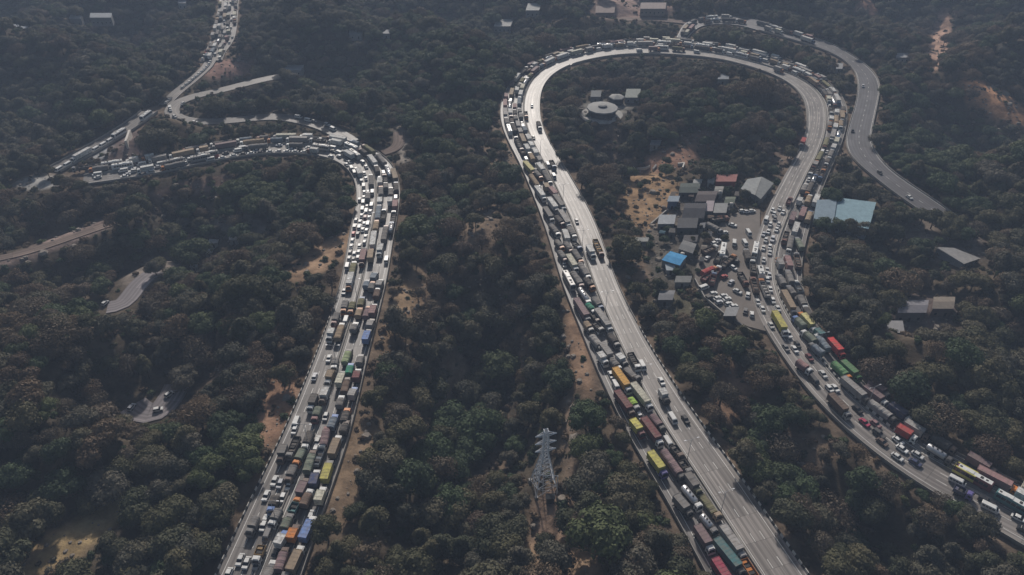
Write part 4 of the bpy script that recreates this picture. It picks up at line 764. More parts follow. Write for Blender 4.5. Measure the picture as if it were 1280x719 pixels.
def building(quad, h, roofc, wallc, label, gable=.8, name='shed', lm=None, over=.35, win=True):
    cx = sum(q[0] for q in quad) / 4; cy = sum(q[1] for q in quad) / 4; gx, gy, gz = ghit(cx, cy, h)
    C4 = [Vector((*map(float, unproj(x, y, gz + h)), 0)) for x, y in quad]; ctr = sum(C4, Vector()) / 4
    a = (C4[1] - C4[0]).xy; rz = math.atan2(a.y, a.x); ca_, sa_ = math.cos(-rz), math.sin(-rz)
    loc = [Vector(((p - ctr).x * ca_ - (p - ctr).y * sa_, (p - ctr).x * sa_ + (p - ctr).y * ca_)) for p in C4]   # far-left, far-right, near-right, near-left
    o = link(name, None, None, (ctr.x, ctr.y, gz), rz)
    rk = ('r', roofc); 
    if rk not in ROOFC: ROOFC[rk] = corr('sheet_roof', roofc)
    wk = ('w', wallc)
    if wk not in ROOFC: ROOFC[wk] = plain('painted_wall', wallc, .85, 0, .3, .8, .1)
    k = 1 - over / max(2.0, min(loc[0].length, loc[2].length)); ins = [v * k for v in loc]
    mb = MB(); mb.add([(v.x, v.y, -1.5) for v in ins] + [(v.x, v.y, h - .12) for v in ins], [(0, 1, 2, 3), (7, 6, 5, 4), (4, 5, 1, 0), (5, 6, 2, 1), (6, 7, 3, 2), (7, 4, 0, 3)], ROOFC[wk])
    me = mb.mesh('wall'); fixn(me); wl = link('wall', me, o)
    rm = (loc[0] + loc[3]) / 2, (loc[1] + loc[2]) / 2; mb = MB(); t = .12
    def pan(p, q, r, s_, zp, zq, zr, zs):
        vs = [(p.x, p.y, zp), (q.x, q.y, zq), (r.x, r.y, zr), (s_.x, s_.y, zs)]; vs += [(x, y, z - t) for x, y, z in vs]
        mb.add(vs, [(0, 1, 2, 3), (7, 6, 5, 4), (4, 5, 1, 0), (5, 6, 2, 1), (6, 7, 3, 2), (7, 4, 0, 3)], ROOFC[rk])
    if gable > 0:
        pan(loc[0], loc[1], rm[1], rm[0], h, h, h + gable, h + gable); pan(rm[0], rm[1], loc[2], loc[3], h + gable + .003, h + gable + .003, h, h)
        mb2 = MB()
        for e, (u, v) in enumerate(((0, 3), (1, 2))): mb2.add([(ins[u].x, ins[u].y, h - .15), (ins[v].x, ins[v].y, h - .15), ((ins[u].x + ins[v].x) / 2, (ins[u].y + ins[v].y) / 2, h + gable - .15)], [(0, 1, 2)], ROOFC[wk])
        link('gable', mb2.mesh('gable'), o)
    else: pan(loc[0], loc[1], loc[2], loc[3], h + .5, h + .5, h, h)
    me = mb.mesh('roof'); fixn(me); link('roof', me, o)
    if win:
        p, q = ins[3], ins[2]; d = (q - p); Ln = d.length; d.normalize(); nrm = Vector((d.y, -d.x))
        if nrm.y > 0: nrm = -nrm
        nw = max(1, int(Ln / 3.5))
        for i in range(nw):
            c = p + d * (Ln * (i + .5) / nw) + nrm * .03; door = (i == nw // 2); ww = .5; z0, z1 = (0, 2.1) if door else (1.0, 2.0)
            mb = MB(); aa = c - d * ww; bb = c + d * ww; cc_ = bb + nrm * .06; dd = aa + nrm * .06
            mb.add([(v.x, v.y, z) for z in (z0, z1) for v in (aa, bb, cc_, dd)], [(0, 1, 2, 3), (7, 6, 5, 4), (4, 5, 1, 0), (5, 6, 2, 1), (6, 7, 3, 2), (7, 4, 0, 3)], 'dark' if door else 'glass')
            me = mb.mesh('door' if door else 'window'); fixn(me); link('door' if door else 'window', me, o)
    tag(o, label, 'building'); LAND.append((cx, cy, lm or label)); 
    return o, loc
def fixn(me):
    bm = bmesh.new(); bm.from_mesh(me); bmesh.ops.recalc_face_normals(bm, faces=bm.faces); bm.to_mesh(me); bm.free()
def Q(x0, y0, x1, y1, sk=0): return [(x0 + sk, y0), (x1 + sk, y0), (x1, y1), (x0, y1)]
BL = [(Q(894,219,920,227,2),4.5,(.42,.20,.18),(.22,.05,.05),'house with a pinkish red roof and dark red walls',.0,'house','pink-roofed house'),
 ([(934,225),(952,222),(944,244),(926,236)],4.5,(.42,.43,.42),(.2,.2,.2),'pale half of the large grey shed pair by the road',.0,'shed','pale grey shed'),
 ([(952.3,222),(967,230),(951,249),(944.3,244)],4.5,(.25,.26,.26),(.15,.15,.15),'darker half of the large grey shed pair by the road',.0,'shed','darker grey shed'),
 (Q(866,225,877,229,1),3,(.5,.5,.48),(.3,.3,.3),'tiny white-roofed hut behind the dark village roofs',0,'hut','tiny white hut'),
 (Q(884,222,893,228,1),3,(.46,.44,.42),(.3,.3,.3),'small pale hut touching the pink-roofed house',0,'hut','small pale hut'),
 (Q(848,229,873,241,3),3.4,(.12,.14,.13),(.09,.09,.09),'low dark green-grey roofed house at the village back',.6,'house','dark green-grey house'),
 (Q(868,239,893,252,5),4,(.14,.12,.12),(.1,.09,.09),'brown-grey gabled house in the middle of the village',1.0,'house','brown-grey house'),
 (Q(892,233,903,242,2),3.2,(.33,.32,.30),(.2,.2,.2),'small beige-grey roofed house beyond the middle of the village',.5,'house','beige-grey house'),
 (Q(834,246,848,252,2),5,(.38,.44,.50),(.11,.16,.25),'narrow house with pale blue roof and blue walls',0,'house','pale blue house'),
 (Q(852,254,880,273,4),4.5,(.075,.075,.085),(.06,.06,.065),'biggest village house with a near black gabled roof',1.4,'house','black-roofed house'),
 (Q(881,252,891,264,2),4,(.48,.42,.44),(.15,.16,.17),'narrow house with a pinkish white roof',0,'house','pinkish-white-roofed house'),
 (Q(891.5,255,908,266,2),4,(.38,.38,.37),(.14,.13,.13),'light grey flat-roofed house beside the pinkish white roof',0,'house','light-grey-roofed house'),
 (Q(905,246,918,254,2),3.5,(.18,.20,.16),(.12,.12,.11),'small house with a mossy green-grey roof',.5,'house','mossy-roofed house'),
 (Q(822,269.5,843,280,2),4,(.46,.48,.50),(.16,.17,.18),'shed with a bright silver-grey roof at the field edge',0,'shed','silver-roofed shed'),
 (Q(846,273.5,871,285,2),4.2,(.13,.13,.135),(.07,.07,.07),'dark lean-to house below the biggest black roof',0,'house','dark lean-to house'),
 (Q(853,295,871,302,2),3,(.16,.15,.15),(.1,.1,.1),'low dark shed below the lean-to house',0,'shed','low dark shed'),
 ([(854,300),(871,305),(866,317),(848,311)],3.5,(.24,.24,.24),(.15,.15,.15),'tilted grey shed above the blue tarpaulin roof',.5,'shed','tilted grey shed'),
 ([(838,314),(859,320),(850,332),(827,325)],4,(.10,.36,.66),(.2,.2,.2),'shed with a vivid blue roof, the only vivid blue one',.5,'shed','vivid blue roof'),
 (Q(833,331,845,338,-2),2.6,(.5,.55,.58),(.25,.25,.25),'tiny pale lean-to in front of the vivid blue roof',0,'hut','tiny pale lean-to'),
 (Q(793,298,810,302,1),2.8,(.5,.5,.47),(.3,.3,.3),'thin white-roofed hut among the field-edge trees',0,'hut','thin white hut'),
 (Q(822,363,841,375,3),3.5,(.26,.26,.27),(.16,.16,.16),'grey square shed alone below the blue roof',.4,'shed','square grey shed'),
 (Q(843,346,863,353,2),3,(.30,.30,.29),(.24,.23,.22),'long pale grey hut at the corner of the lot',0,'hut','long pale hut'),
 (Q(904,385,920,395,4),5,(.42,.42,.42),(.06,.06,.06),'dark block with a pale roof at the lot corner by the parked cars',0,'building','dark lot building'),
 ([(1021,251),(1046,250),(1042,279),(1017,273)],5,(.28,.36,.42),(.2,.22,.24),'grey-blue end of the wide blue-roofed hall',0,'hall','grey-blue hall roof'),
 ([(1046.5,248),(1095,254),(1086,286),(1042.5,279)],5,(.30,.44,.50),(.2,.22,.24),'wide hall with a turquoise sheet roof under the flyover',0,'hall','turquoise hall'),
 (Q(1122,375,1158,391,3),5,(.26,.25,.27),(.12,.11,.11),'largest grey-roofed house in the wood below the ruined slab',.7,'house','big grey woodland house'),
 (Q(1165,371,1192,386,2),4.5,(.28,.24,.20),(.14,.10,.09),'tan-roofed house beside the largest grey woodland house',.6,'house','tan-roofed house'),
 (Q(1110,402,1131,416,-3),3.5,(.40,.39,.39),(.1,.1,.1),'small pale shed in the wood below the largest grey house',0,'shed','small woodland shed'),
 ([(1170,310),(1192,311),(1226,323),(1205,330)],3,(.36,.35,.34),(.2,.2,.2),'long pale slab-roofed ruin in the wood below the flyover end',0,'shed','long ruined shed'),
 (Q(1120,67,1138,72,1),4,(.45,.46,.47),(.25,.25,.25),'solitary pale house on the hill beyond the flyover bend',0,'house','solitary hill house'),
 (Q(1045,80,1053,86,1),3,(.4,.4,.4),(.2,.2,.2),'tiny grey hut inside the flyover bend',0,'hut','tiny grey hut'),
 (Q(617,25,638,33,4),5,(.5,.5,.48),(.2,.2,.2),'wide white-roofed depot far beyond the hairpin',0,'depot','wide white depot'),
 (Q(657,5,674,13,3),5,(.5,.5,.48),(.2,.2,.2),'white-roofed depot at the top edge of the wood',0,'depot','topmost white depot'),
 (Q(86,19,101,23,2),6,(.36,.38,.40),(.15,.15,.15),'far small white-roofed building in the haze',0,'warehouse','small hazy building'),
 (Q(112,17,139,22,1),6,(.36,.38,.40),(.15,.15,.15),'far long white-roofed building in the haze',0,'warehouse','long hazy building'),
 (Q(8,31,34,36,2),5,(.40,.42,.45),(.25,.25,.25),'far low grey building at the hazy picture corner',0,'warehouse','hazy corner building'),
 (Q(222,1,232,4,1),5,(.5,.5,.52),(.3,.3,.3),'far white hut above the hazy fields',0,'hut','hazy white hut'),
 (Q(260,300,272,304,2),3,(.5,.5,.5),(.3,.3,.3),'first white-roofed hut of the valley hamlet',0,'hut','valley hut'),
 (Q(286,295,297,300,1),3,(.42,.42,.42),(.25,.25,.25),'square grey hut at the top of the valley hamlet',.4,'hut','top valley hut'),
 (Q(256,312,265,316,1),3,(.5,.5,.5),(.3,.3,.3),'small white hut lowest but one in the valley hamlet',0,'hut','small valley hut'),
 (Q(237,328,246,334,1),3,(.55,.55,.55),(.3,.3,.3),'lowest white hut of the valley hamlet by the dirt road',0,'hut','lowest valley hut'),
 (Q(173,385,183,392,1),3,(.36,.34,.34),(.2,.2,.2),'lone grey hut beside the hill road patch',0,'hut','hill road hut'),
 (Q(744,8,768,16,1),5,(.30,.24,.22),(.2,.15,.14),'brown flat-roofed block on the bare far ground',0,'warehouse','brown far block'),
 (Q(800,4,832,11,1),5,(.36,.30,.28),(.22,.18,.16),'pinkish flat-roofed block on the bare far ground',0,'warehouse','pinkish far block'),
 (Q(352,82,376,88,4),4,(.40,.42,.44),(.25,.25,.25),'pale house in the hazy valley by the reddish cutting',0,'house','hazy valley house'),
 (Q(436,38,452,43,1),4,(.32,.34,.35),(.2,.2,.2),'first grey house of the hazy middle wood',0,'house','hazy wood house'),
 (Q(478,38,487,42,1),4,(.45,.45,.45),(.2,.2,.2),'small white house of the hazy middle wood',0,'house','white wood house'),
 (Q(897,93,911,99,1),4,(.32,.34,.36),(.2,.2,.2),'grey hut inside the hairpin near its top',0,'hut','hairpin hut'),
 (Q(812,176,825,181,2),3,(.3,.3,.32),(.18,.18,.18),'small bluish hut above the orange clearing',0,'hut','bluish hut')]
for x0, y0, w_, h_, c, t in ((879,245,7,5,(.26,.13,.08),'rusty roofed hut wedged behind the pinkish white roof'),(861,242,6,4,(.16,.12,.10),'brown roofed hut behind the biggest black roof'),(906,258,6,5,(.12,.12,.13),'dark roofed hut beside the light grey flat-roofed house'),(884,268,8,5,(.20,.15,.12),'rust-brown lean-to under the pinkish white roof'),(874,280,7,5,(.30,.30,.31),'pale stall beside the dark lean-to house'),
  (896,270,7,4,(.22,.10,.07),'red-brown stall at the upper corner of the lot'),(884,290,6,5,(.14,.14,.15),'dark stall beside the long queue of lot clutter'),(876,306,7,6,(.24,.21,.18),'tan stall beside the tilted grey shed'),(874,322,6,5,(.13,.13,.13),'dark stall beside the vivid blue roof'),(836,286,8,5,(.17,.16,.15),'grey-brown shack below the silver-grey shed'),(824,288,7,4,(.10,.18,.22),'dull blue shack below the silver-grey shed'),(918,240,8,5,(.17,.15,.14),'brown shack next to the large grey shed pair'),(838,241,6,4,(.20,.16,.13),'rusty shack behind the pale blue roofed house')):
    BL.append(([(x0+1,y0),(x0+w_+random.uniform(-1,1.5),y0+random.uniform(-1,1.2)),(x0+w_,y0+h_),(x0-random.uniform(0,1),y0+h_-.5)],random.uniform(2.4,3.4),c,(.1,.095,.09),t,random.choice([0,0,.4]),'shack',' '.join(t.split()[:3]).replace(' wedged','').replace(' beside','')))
BPX = []
for q in BL:
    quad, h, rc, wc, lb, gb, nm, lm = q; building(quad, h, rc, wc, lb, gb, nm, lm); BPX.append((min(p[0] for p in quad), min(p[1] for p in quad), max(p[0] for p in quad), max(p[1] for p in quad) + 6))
# round pavilion
def disc(mb, n, r, z, r2, z2, mat, rot=0): 
    vs = [(r * math.cos(6.2832 * k / n + rot), r * math.sin(6.2832 * k / n + rot), z) for k in range(n)] + [(r2 * math.cos(6.2832 * k / n + rot), r2 * math.sin(6.2832 * k / n + rot), z2) for k in range(n)]
    mb.add(vs, [(k, (k + 1) % n, n + (k + 1) % n, n + k) for k in range(n)] + [tuple(range(n, 2 * n)), tuple(range(n - 1, -1, -1))], mat)
M['slab'] = plain('weathered_slab', (.24, .24, .232), .8, 0, .25, .3, .1); M['gravel'] = plain('pale_gravel', (.30, .29, .27), .9, 0, .6, .5, .3)
gx, gy, gz = ghit(753, 134, 5.0); sc_ = float(proj(gx, gy, gz + 5)[2]); R = 20.0 / sc_
o = link('round_pavilion', None, None, (gx, gy, gz))
mb = MB(); disc(mb, 24, R * .86, -1, R * .86, 4.2, 'dark'); link('wall', mb.mesh('wall'), o)
mb = MB(); disc(mb, 12, R, 4.2, R * .97, 4.9, 'slab'); disc(mb, 12, R * .9, 4.9, R * .35, 5.6, 'slab'); link('roof', mb.mesh('roof'), o)
mb = MB(); disc(mb, 16, R * .26, 5.5, R * .26, 6.4, 'dark'); disc(mb, 16, R * .3, 6.4, R * .2, 6.9, 'slab'); link('roof_lantern', mb.mesh('roof_lantern'), o)
mb = MB(); disc(mb, 28, R * 1.38, -.6, R * 1.3, .25, 'gravel'); link('plinth', mb.mesh('plinth'), o)
tag(o, 'large round pavilion with a grey disc roof and small lantern', 'building'); LAND.append((753, 131, 'round pavilion'))
gx, gy, gz = ghit(771, 120, 5.0); o = link('hexagonal_pavilion', None, None, (gx, gy, gz)); R2 = 10.5 / float(proj(gx, gy, gz + 5)[2])
mb = MB(); disc(mb, 6, R2 * .85, -1, R2 * .85, 4, 'dark'); link('wall', mb.mesh('wall'), o)
mb = MB(); disc(mb, 6, R2, 4, R2 * .95, 4.5, 'slab'); disc(mb, 6, R2 * .95, 4.503, R2 * .05, 5.8, 'slab'); link('roof', mb.mesh('roof'), o)
tag(o, 'smaller hexagonal pavilion touching the round pavilion', 'building'); BPX += [(725, 110, 800, 150)]
building(Q(781,112,799,122,2), 4, (.34,.36,.33), (.2,.2,.2), 'long flat annex beside the hexagonal pavilion', 0, 'annex', 'pavilion annex')
building(Q(738,114,751,121,1), 4, (.24,.25,.25), (.16,.16,.16), 'dull grey annex behind the round pavilion', 0, 'annex', 'dull rear annex')
for x, y, c, w_ in ((873,244,'dark','black water tank beside the brown-grey gabled house'),(899,247,'whitewash','white water tank beside the beige-grey roofed house'),(847,262,'dark','black water tank between the pale blue and the black roofs'),(913,262,'whitewash','white water tank at the village end of the lot'),(875,290,'dark','black water tank on the lot side of the lean-to house'),(852,325,'whitewash','white water tank at the corner of the vivid blue roof')):
    if 'whitewash' not in M: M['whitewash'] = plain('old_whitewash', (.5, .47, .43), .9, 0, .4, .8)
    gx, gy, gz = ghit(x, y); o = link('water_tank', None, None, (gx, gy, gz)); mb = MB(); mb.box(-1, 1, -1, 1, -1, 2.2, 'concrete'); link('stand', mb.mesh('stand'), o)
    mb = MB(); mb.tube([(0, 0, 2.2), (0, 0, 3.7), (0, 0, 4.0)], [.95, .95, .35], c, 12); link('tank', mb.mesh('tank'), o); tag(o, w_, 'water tank')
# field ruins
def wall_run(pts, h, t, label, mat='concrete', name='ruined_wall', cat='wall'):
    mb = MB(); W3 = [ghit(x, y) for x, y in pts]; o0 = W3[0]
    for a, b in zip(W3[:-1], W3[1:]):
        d = Vector((b[0] - a[0], b[1] - a[1])); nn = Vector((-d.y, d.x)).normalized() * t
        vs = [(a[0] + nn.x, a[1] + nn.y), (a[0] - nn.x, a[1] - nn.y), (b[0] - nn.x, b[1] - nn.y), (b[0] + nn.x, b[1] + nn.y)]; zz = [a[2], a[2], b[2], b[2]]
        mb.add([(v[0] - o0[0], v[1] - o0[1], z - .4 - o0[2]) for v, z in zip(vs, zz)] + [(v[0] - o0[0], v[1] - o0[1], z + h - o0[2]) for v, z in zip(vs, zz)], [(0, 1, 2, 3), (7, 6, 5, 4), (4, 5, 1, 0), (5, 6, 2, 1), (6, 7, 3, 2), (7, 4, 0, 3)], mat)
    me = mb.mesh(name); fixn(me); return tag(link(name, me, None, o0), label, cat)
M['whitewash'] = plain('old_whitewash', (.5, .47, .43), .9, 0, .4, .8)
wall_run([(789,208),(793,212.5),(808,211.5),(812,209)], 1.2, .5, 'longest roofless white wall of the orange clearing', 'whitewash')
wall_run([(816,213),(820,208)], 1.2, .5, 'short white wall stub at the orange clearing', 'whitewash')
wall_run([(783,203),(797,204)], 1.2, .4, 'thin grey wall at the back of the orange clearing')
wall_run([(847,207),(855,206),(853,212)], 1.5, .4, 'white gate wall beside the reddish soil', 'whitewash')
wall_run([(936,211),(943,196)], 1.4, .3, 'pale boundary wall near the pale lanes above the grey sheds', 'whitewash')
wall_run([(960,176),(961,162)], 2.0, .5, 'upright pale wall inside the hairpin by the red lorry', 'whitewash')
wall_run([(813,282),(836,262),(842,256)], 1.2, .3, 'dark garden wall between the field and village', 'concrete', 'garden_wall')
wall_run([(868,352),(880,375),(905,396),(930,412),(950,424)], 1.8, .25, 'long retaining wall round the lower side of the lot', 'concrete', 'retaining_wall')
wall_run([(160,186),(165,172)], 5, .6, 'white gantry post at the toll clearing', 'whitewash', 'gantry_post', 'post')
# lattice pylon
M['pylon'] = plain('pylon_steel', (.68, .69, .71), .5, .1, .15)
gx, gy, gz = ghit(680, 608); HP = 19.0; o = link('lattice_pylon', None, None, (gx, gy, gz), .25)
for z_ in range(200):
    pt_ = float(proj(gx, gy, gz + HP)[1])
    if pt_ > 538: HP += .15
    else: break
def pw(z): t = z / HP; return 3.6 * (1 - t / .62) + .85 * (t / .62) if t < .62 else .85 - .25 * (t - .62) / .38
lv = [0, .12, .23, .33, .42, .50, .56, .62, .68, .74, .80, .86, .92, .97, 1.0]; mb = MB(); leg = [(1, 1), (-1, 1), (-1, -1), (1, -1)]
for a, b in zip(lv[:-1], lv[1:]):
    za, zb = a * HP, b * HP; wa, wb = pw(za), pw(zb)
    for i in range(4):
        (p, q), (r_, s_) = leg[i], leg[(i + 1) % 4]
        mb.bar((p * wa, q * wa, za), (p * wb, q * wb, zb), .13, 'pylon'); mb.bar((p * wa, q * wa, za), (r_ * wb, s_ * wb, zb), .06, 'pylon'); mb.bar((r_ * wa, s_ * wa, za), (p * wb, q * wb, zb), .06, 'pylon'); mb.bar((p * wb, q * wb, zb), (r_ * wb, s_ * wb, zb), .06, 'pylon')
link('tower', mb.mesh('tower'), o)
for z_ in (.66, .79, .92):
    mb = MB(); z = z_ * HP
    for sg in (-1, 1):
        for q in (-1, 1): mb.bar((sg * .6, q * .6, z + .9), (sg * 3.4, 0, z), .1, 'pylon'); mb.bar((sg * .6, q * .6, z), (sg * 3.4, 0, z), .1, 'pylon')
    ar = link('cross_arm', mb.mesh('cross_arm'), o)
    for sg in (-1, 1): mb = MB(); mb.tube([(sg * 3.3, 0, z), (sg * 3.3, 0, z - 1.5)], [.16, .16], 'dark', 6); link('insulator', mb.mesh('insulator'), ar)
for p, q in leg: mb = MB(); mb.box(p * 3.6 - .5, p * 3.6 + .5, q * 3.6 - .5, q * 3.6 + .5, -2, .3, 'concrete'); link('footing', mb.mesh('footing'), o)
tag(o, 'tall grey steel lattice pylon with three cross arms in the wood', 'pylon'); LAND.append((680, 590, 'lattice pylon')); BPX.append((655, 532, 702, 640))
gx, gy, gz = ghit(696, 618); o = link('pole_frame', None, None, (gx, gy, gz)); mb = MB(); mb.bar((0, 0, -1), (0, 0, 9), .1, 'pylon'); mb.bar((0, 0, 9), (-4.5, 0, 9.2), .08, 'pylon'); mb.bar((-4.5, 0, 9.2), (-4.5, 0, -1), .08, 'pylon'); link('frame_bars', mb.mesh('frame_bars'), o)
tag(o, 'thin steel frame of two poles beside the lattice pylon', 'pole')
building(Q(682,618,694,624,0), 2.6, (.1,.1,.1), (.05,.05,.05), 'little dark hut at the foot of the lattice pylon', 0, 'hut', 'pylon hut')
# street lamps on the medians
LAMPS = [('Bo',855,573),('Bo',801,482),('Bo',757,391),('Bo',728,312),('Bo',704,252),('Bo',676,196),('Bo',1085,513),('Bo',1022,445),('Bo',968,350),('Bo',984,270),('Bo',1022,193),('Bo',899,637),('Ao',345,655),('Ao',386,560),('Ao',421,457),('Ao',447,372),('Ao',464,290)]
for k, x, y in LAMPS:
    C = CW[k]; i = along(k, x, y); p = C['P'][i]; nn = C['N'][i]; o = link('street_lamp', None, None, (p[0], p[1], .1), math.atan2(nn[1], nn[0]))
    mb = MB(); mb.tube([(0, 0, 0), (0, 0, 5), (0, 0, 10)], [.13, .1, .07], 'pale_metal', 6); link('pole', cached('lp', lambda: mb.mesh('pole')), o)
    for sg in (-1, 1):
        mb2 = MB(); mb2.tube([(0, 0, 9.9), (sg * 1.0, 0, 10.3), (sg * 2.0, 0, 10.4)], [.06, .05, .05], 'pale_metal', 6); link('arm', cached(('la', sg), lambda: mb2.mesh('arm')), o)
        mb3 = MB(); mb3.box(sg * 2.3 - .4, sg * 2.3 + .4, -.14, .14, 10.3, 10.45, 'pale_metal'); link('lamp_head', cached(('lh', sg), lambda: mb3.mesh('lamp_head')), o)
    VEH.append(dict(o=o, px=x, py=y, kind='lamp', col='', hero=None)); o['category'] = 'street lamp'; o['group'] = 'street lamps on the highway medians'
PHR['lamp'] = 'twin-armed street lamp'

# ------------------------------------------------------------------ trees
def lobe_points(nl, R, Hc, r, flat=.8):
    L = []
    for i in range(nl):
        a = r.uniform(0, 6.283); d = R * math.sqrt(r.uniform(0, 1)) * .72; z = Hc * (1 - .45 * (d / R)) + r.uniform(-.9, .6); q = R * r.uniform(.36, .58)
        L.append((d * math.cos(a), d * math.sin(a), z, q, q * flat))
    return L
def crown_mesh(name, mat, R, Hc, nl, nq, ls, seed, core=True, flat=.8, up=0.):
    r = random.Random(seed); mb = MB(); L = lobe_points(nl, R, Hc, r, flat); tot = sum(q[3] ** 2 for q in L)
    vs = []; fs = []
    for (x, y, z, q, qz) in L:
        for _ in range(int(nq * q * q / tot)):
            u = r.uniform(-.55, 1); t = r.uniform(0, 6.283); h = math.sqrt(max(0, 1 - u * u)); n_ = Vector((h * math.cos(t), h * math.sin(t), u)); k = r.uniform(.8, 1.1)
            p = Vector((x + n_.x * q * k, y + n_.y * q * k, z + n_.z * qz * k)); n2 = (n_ + Vector((r.gauss(0, .30), r.gauss(0, .30), r.gauss(0, .30) + up))).normalized(); a = n2.orthogonal().normalized(); b = n2.cross(a); th = r.uniform(0, 6.28); a, b = a * math.cos(th) + b * math.sin(th), b * math.cos(th) - a * math.sin(th)
            s_ = ls * r.uniform(.6, 1.35); i0 = len(vs); vs += [p + a * s_, p + b * s_ * .7, p - a * s_, p - b * s_ * .7]; fs.append((i0, i0 + 1, i0 + 2, i0 + 3))
    mb.add(vs, fs, mat)
    if core:
        for (x, y, z, q, qz) in L:
            n = 8; rr = q * .72; rows = [(-.75, .6), (-.1, 1), (.5, .85), (.9, .35)]; cv = []; 
            for zz, wr in rows: cv += [(x + rr * wr * math.cos(6.283 * k / n) * r.uniform(.85, 1.1), y + rr * wr * math.sin(6.283 * k / n) * r.uniform(.85, 1.1), z + zz * qz * .75) for k in range(n)]
            mb.add(cv, [(i * n + k, i * n + (k + 1) % n, (i + 1) * n + (k + 1) % n, (i + 1) * n + k) for i in range(3) for k in range(n)] + [tuple(range(3 * n, 4 * n)), tuple(range(n - 1, -1, -1))], mat)
    return mb, L
def trunk_mb(L, Hc, seed, thin=1.):
    r = random.Random(seed); mb = MB(); z1 = Hc * .45; mb.tube([(0, 0, -1.5), (.05, 0, z1 * .5), (r.uniform(-.2, .2), r.uniform(-.2, .2), z1)], [.34 * thin, .26 * thin, .2 * thin], 'trunk', 7)
    for (x, y, z, q, qz) in L[:8]:
        mb.tube([(0, 0, z1 * r.uniform(.7, 1)), (x * .5, y * .5, (z1 + z) * .5), (x * .95, y * .95, z + q * .2)], [.15 * thin, .1 * thin, .035], 'trunk', 5)
    return mb
TREES = []   # (crown mesh, trunk mesh, joined mesh, kind, phrase)
def mk_tree(kind, mat, phrase, R, Hc, nl, nq, ls, seed, core=True, flat=.8):
    cm, L = crown_mesh('crown', mat, R, Hc, nl, nq, ls, seed, core, flat); tm = trunk_mb(L, Hc, seed, 1 if core else 1.2)
    if not core:
        r = random.Random(seed + 5)
        for _ in range(90):
            x, y, z, q, qz = r.choice(L); t = r.uniform(0, 6.28); u = r.uniform(-.2, 1); h = math.sqrt(1 - u * u); tm.bar((x * .8, y * .8, z - .3), (x + q * h * math.cos(t), y + q * h * math.sin(t), z + q * u), .035, 'trunk')
    a = cm.mesh('crown'); b = tm.mesh('trunk'); cm.add(tm.v, tm.f, 'trunk'); TREES.append((a, b, cm.mesh('tree'), kind, phrase))
mk_tree('leafy', 'leafy', 'round dull green tree', 4.9, 7.4, 10, 2300, .36, 1)
mk_tree('leafy', 'leafy', 'broad spreading dark tree', 6.0, 8.0, 14, 2900, .38, 2, True, .7)
mk_tree('leafy', 'leafy', 'tall narrow olive tree', 3.9, 9.4, 10, 2000, .35, 3, True, 1.2)
mk_tree('leafy', 'leafy', 'lopsided grey-green tree', 5.2, 7.2, 9, 2300, .38, 4)
mk_tree('green', 'green', 'fresh green bushy tree', 4.7, 7.0, 10, 2300, .36, 5)
mk_tree('green', 'green', 'broad bright green tree', 5.7, 7.6, 13, 2800, .38, 6, True, .75)
mk_tree('dry', 'dry', 'brown half-bare tree', 4.8, 7.2, 11, 1700, .27, 7, False)
mk_tree('dry', 'dry', 'broad grey-brown twiggy tree', 5.7, 7.6, 14, 2100, .29, 8, False, .75)
mk_tree('dry', 'dry', 'dense rusty brown tree', 4.6, 6.6, 9, 2100, .34, 9, True)
TK = [i for i in range(9)]
# candidate positions
sp_ = 6.3; cx_, cy_ = np.meshgrid(np.arange(-640, 640, sp_), np.arange(62, 860, sp_)); cx_ = cx_.ravel() + rng.uniform(-.5, .5, cx_.size) * sp_; cy_ = cy_.ravel() + rng.uniform(-.5, .5, cy_.size) * sp_
cz_ = hgt(cx_, cy_); tpx, tpy, ts = proj(cx_, cy_, cz_)
keep = (tpx > -260) & (tpx < 1540) & (tpy > -40) & (tpy < 960)
cx_, cy_, cz_, tpx, tpy, ts = [a[keep] for a in (cx_, cy_, cz_, tpx, tpy, ts)]
scl = rng.uniform(.52, 1.15, len(cx_)) * np.where(rng.rand(len(cx_)) < .14, 1.35, 1.0)
d1, _ = rdist(cx_, cy_, HI); d2, _ = rdist(cx_, cy_, HS); d3, _ = rdist(cx_, cy_, LO); Rr = 5.2 * scl
ok = (d1 > 2.5) & (d2 > 2.) & (d3 > 5.5) & ~inpoly(cx_, cy_, LOT)
_, _, tw = bare_at(tpx, tpy); tw2 = np.maximum.reduce([bare_at(tpx, tpy - q * scl * ts)[2] for q in (2.5, 5., 8.)])
ok &= rng.rand(len(cx_)) > np.maximum(tw, tw2 * .85) * .99
ok &= rng.rand(len(cx_)) > .07
# road mask in the photograph: a crown must not stand in front of the carriageways that the photo shows clear
mask = np.zeros((800, 1600), bool)
def stamp(D, sh=0):
    for x, y, r, z in D:
        a = np.linspace(0, 6.283, 14, endpoint=False)
        for k in (1, .75, .4, 0):
            qx, qy, _ = proj(x + r * k * np.cos(a), y + r * k * np.sin(a), z)
            ix = np.round(qx + 160).astype(int); iy = np.round(qy + 40).astype(int)
            for ddx in (-2, -1, 0, 1, 2):
                for ddy in (-2, -1, 0, 1, 2):
                    g = (ix + ddx >= 0) & (ix + ddx < 1600) & (iy + ddy >= 0) & (iy + ddy < 800); mask[iy[g] + ddy, ix[g] + ddx] = True
stamp(HI); stamp(HS[::1]); stamp(LO)
for x0, y0, x1, y1 in BPX: mask[max(0, int(y0) + 40):int(y1) + 40, int(x0) + 160:int(x1) + 160] = True
LP = np.array(LOTPX); ly, lx = np.mgrid[250:430, 860:965]; lm_ = inpoly(lx.ravel().astype(float), ly.ravel().astype(float), LP).reshape(lx.shape); mask[290:470, 1020:1125] |= lm_
def hits(px_, py_): ix = np.clip(np.round(px_ + 160).astype(int), 0, 1599); iy = np.clip(np.round(py_ + 40).astype(int), 0, 799); return mask[iy, ix]
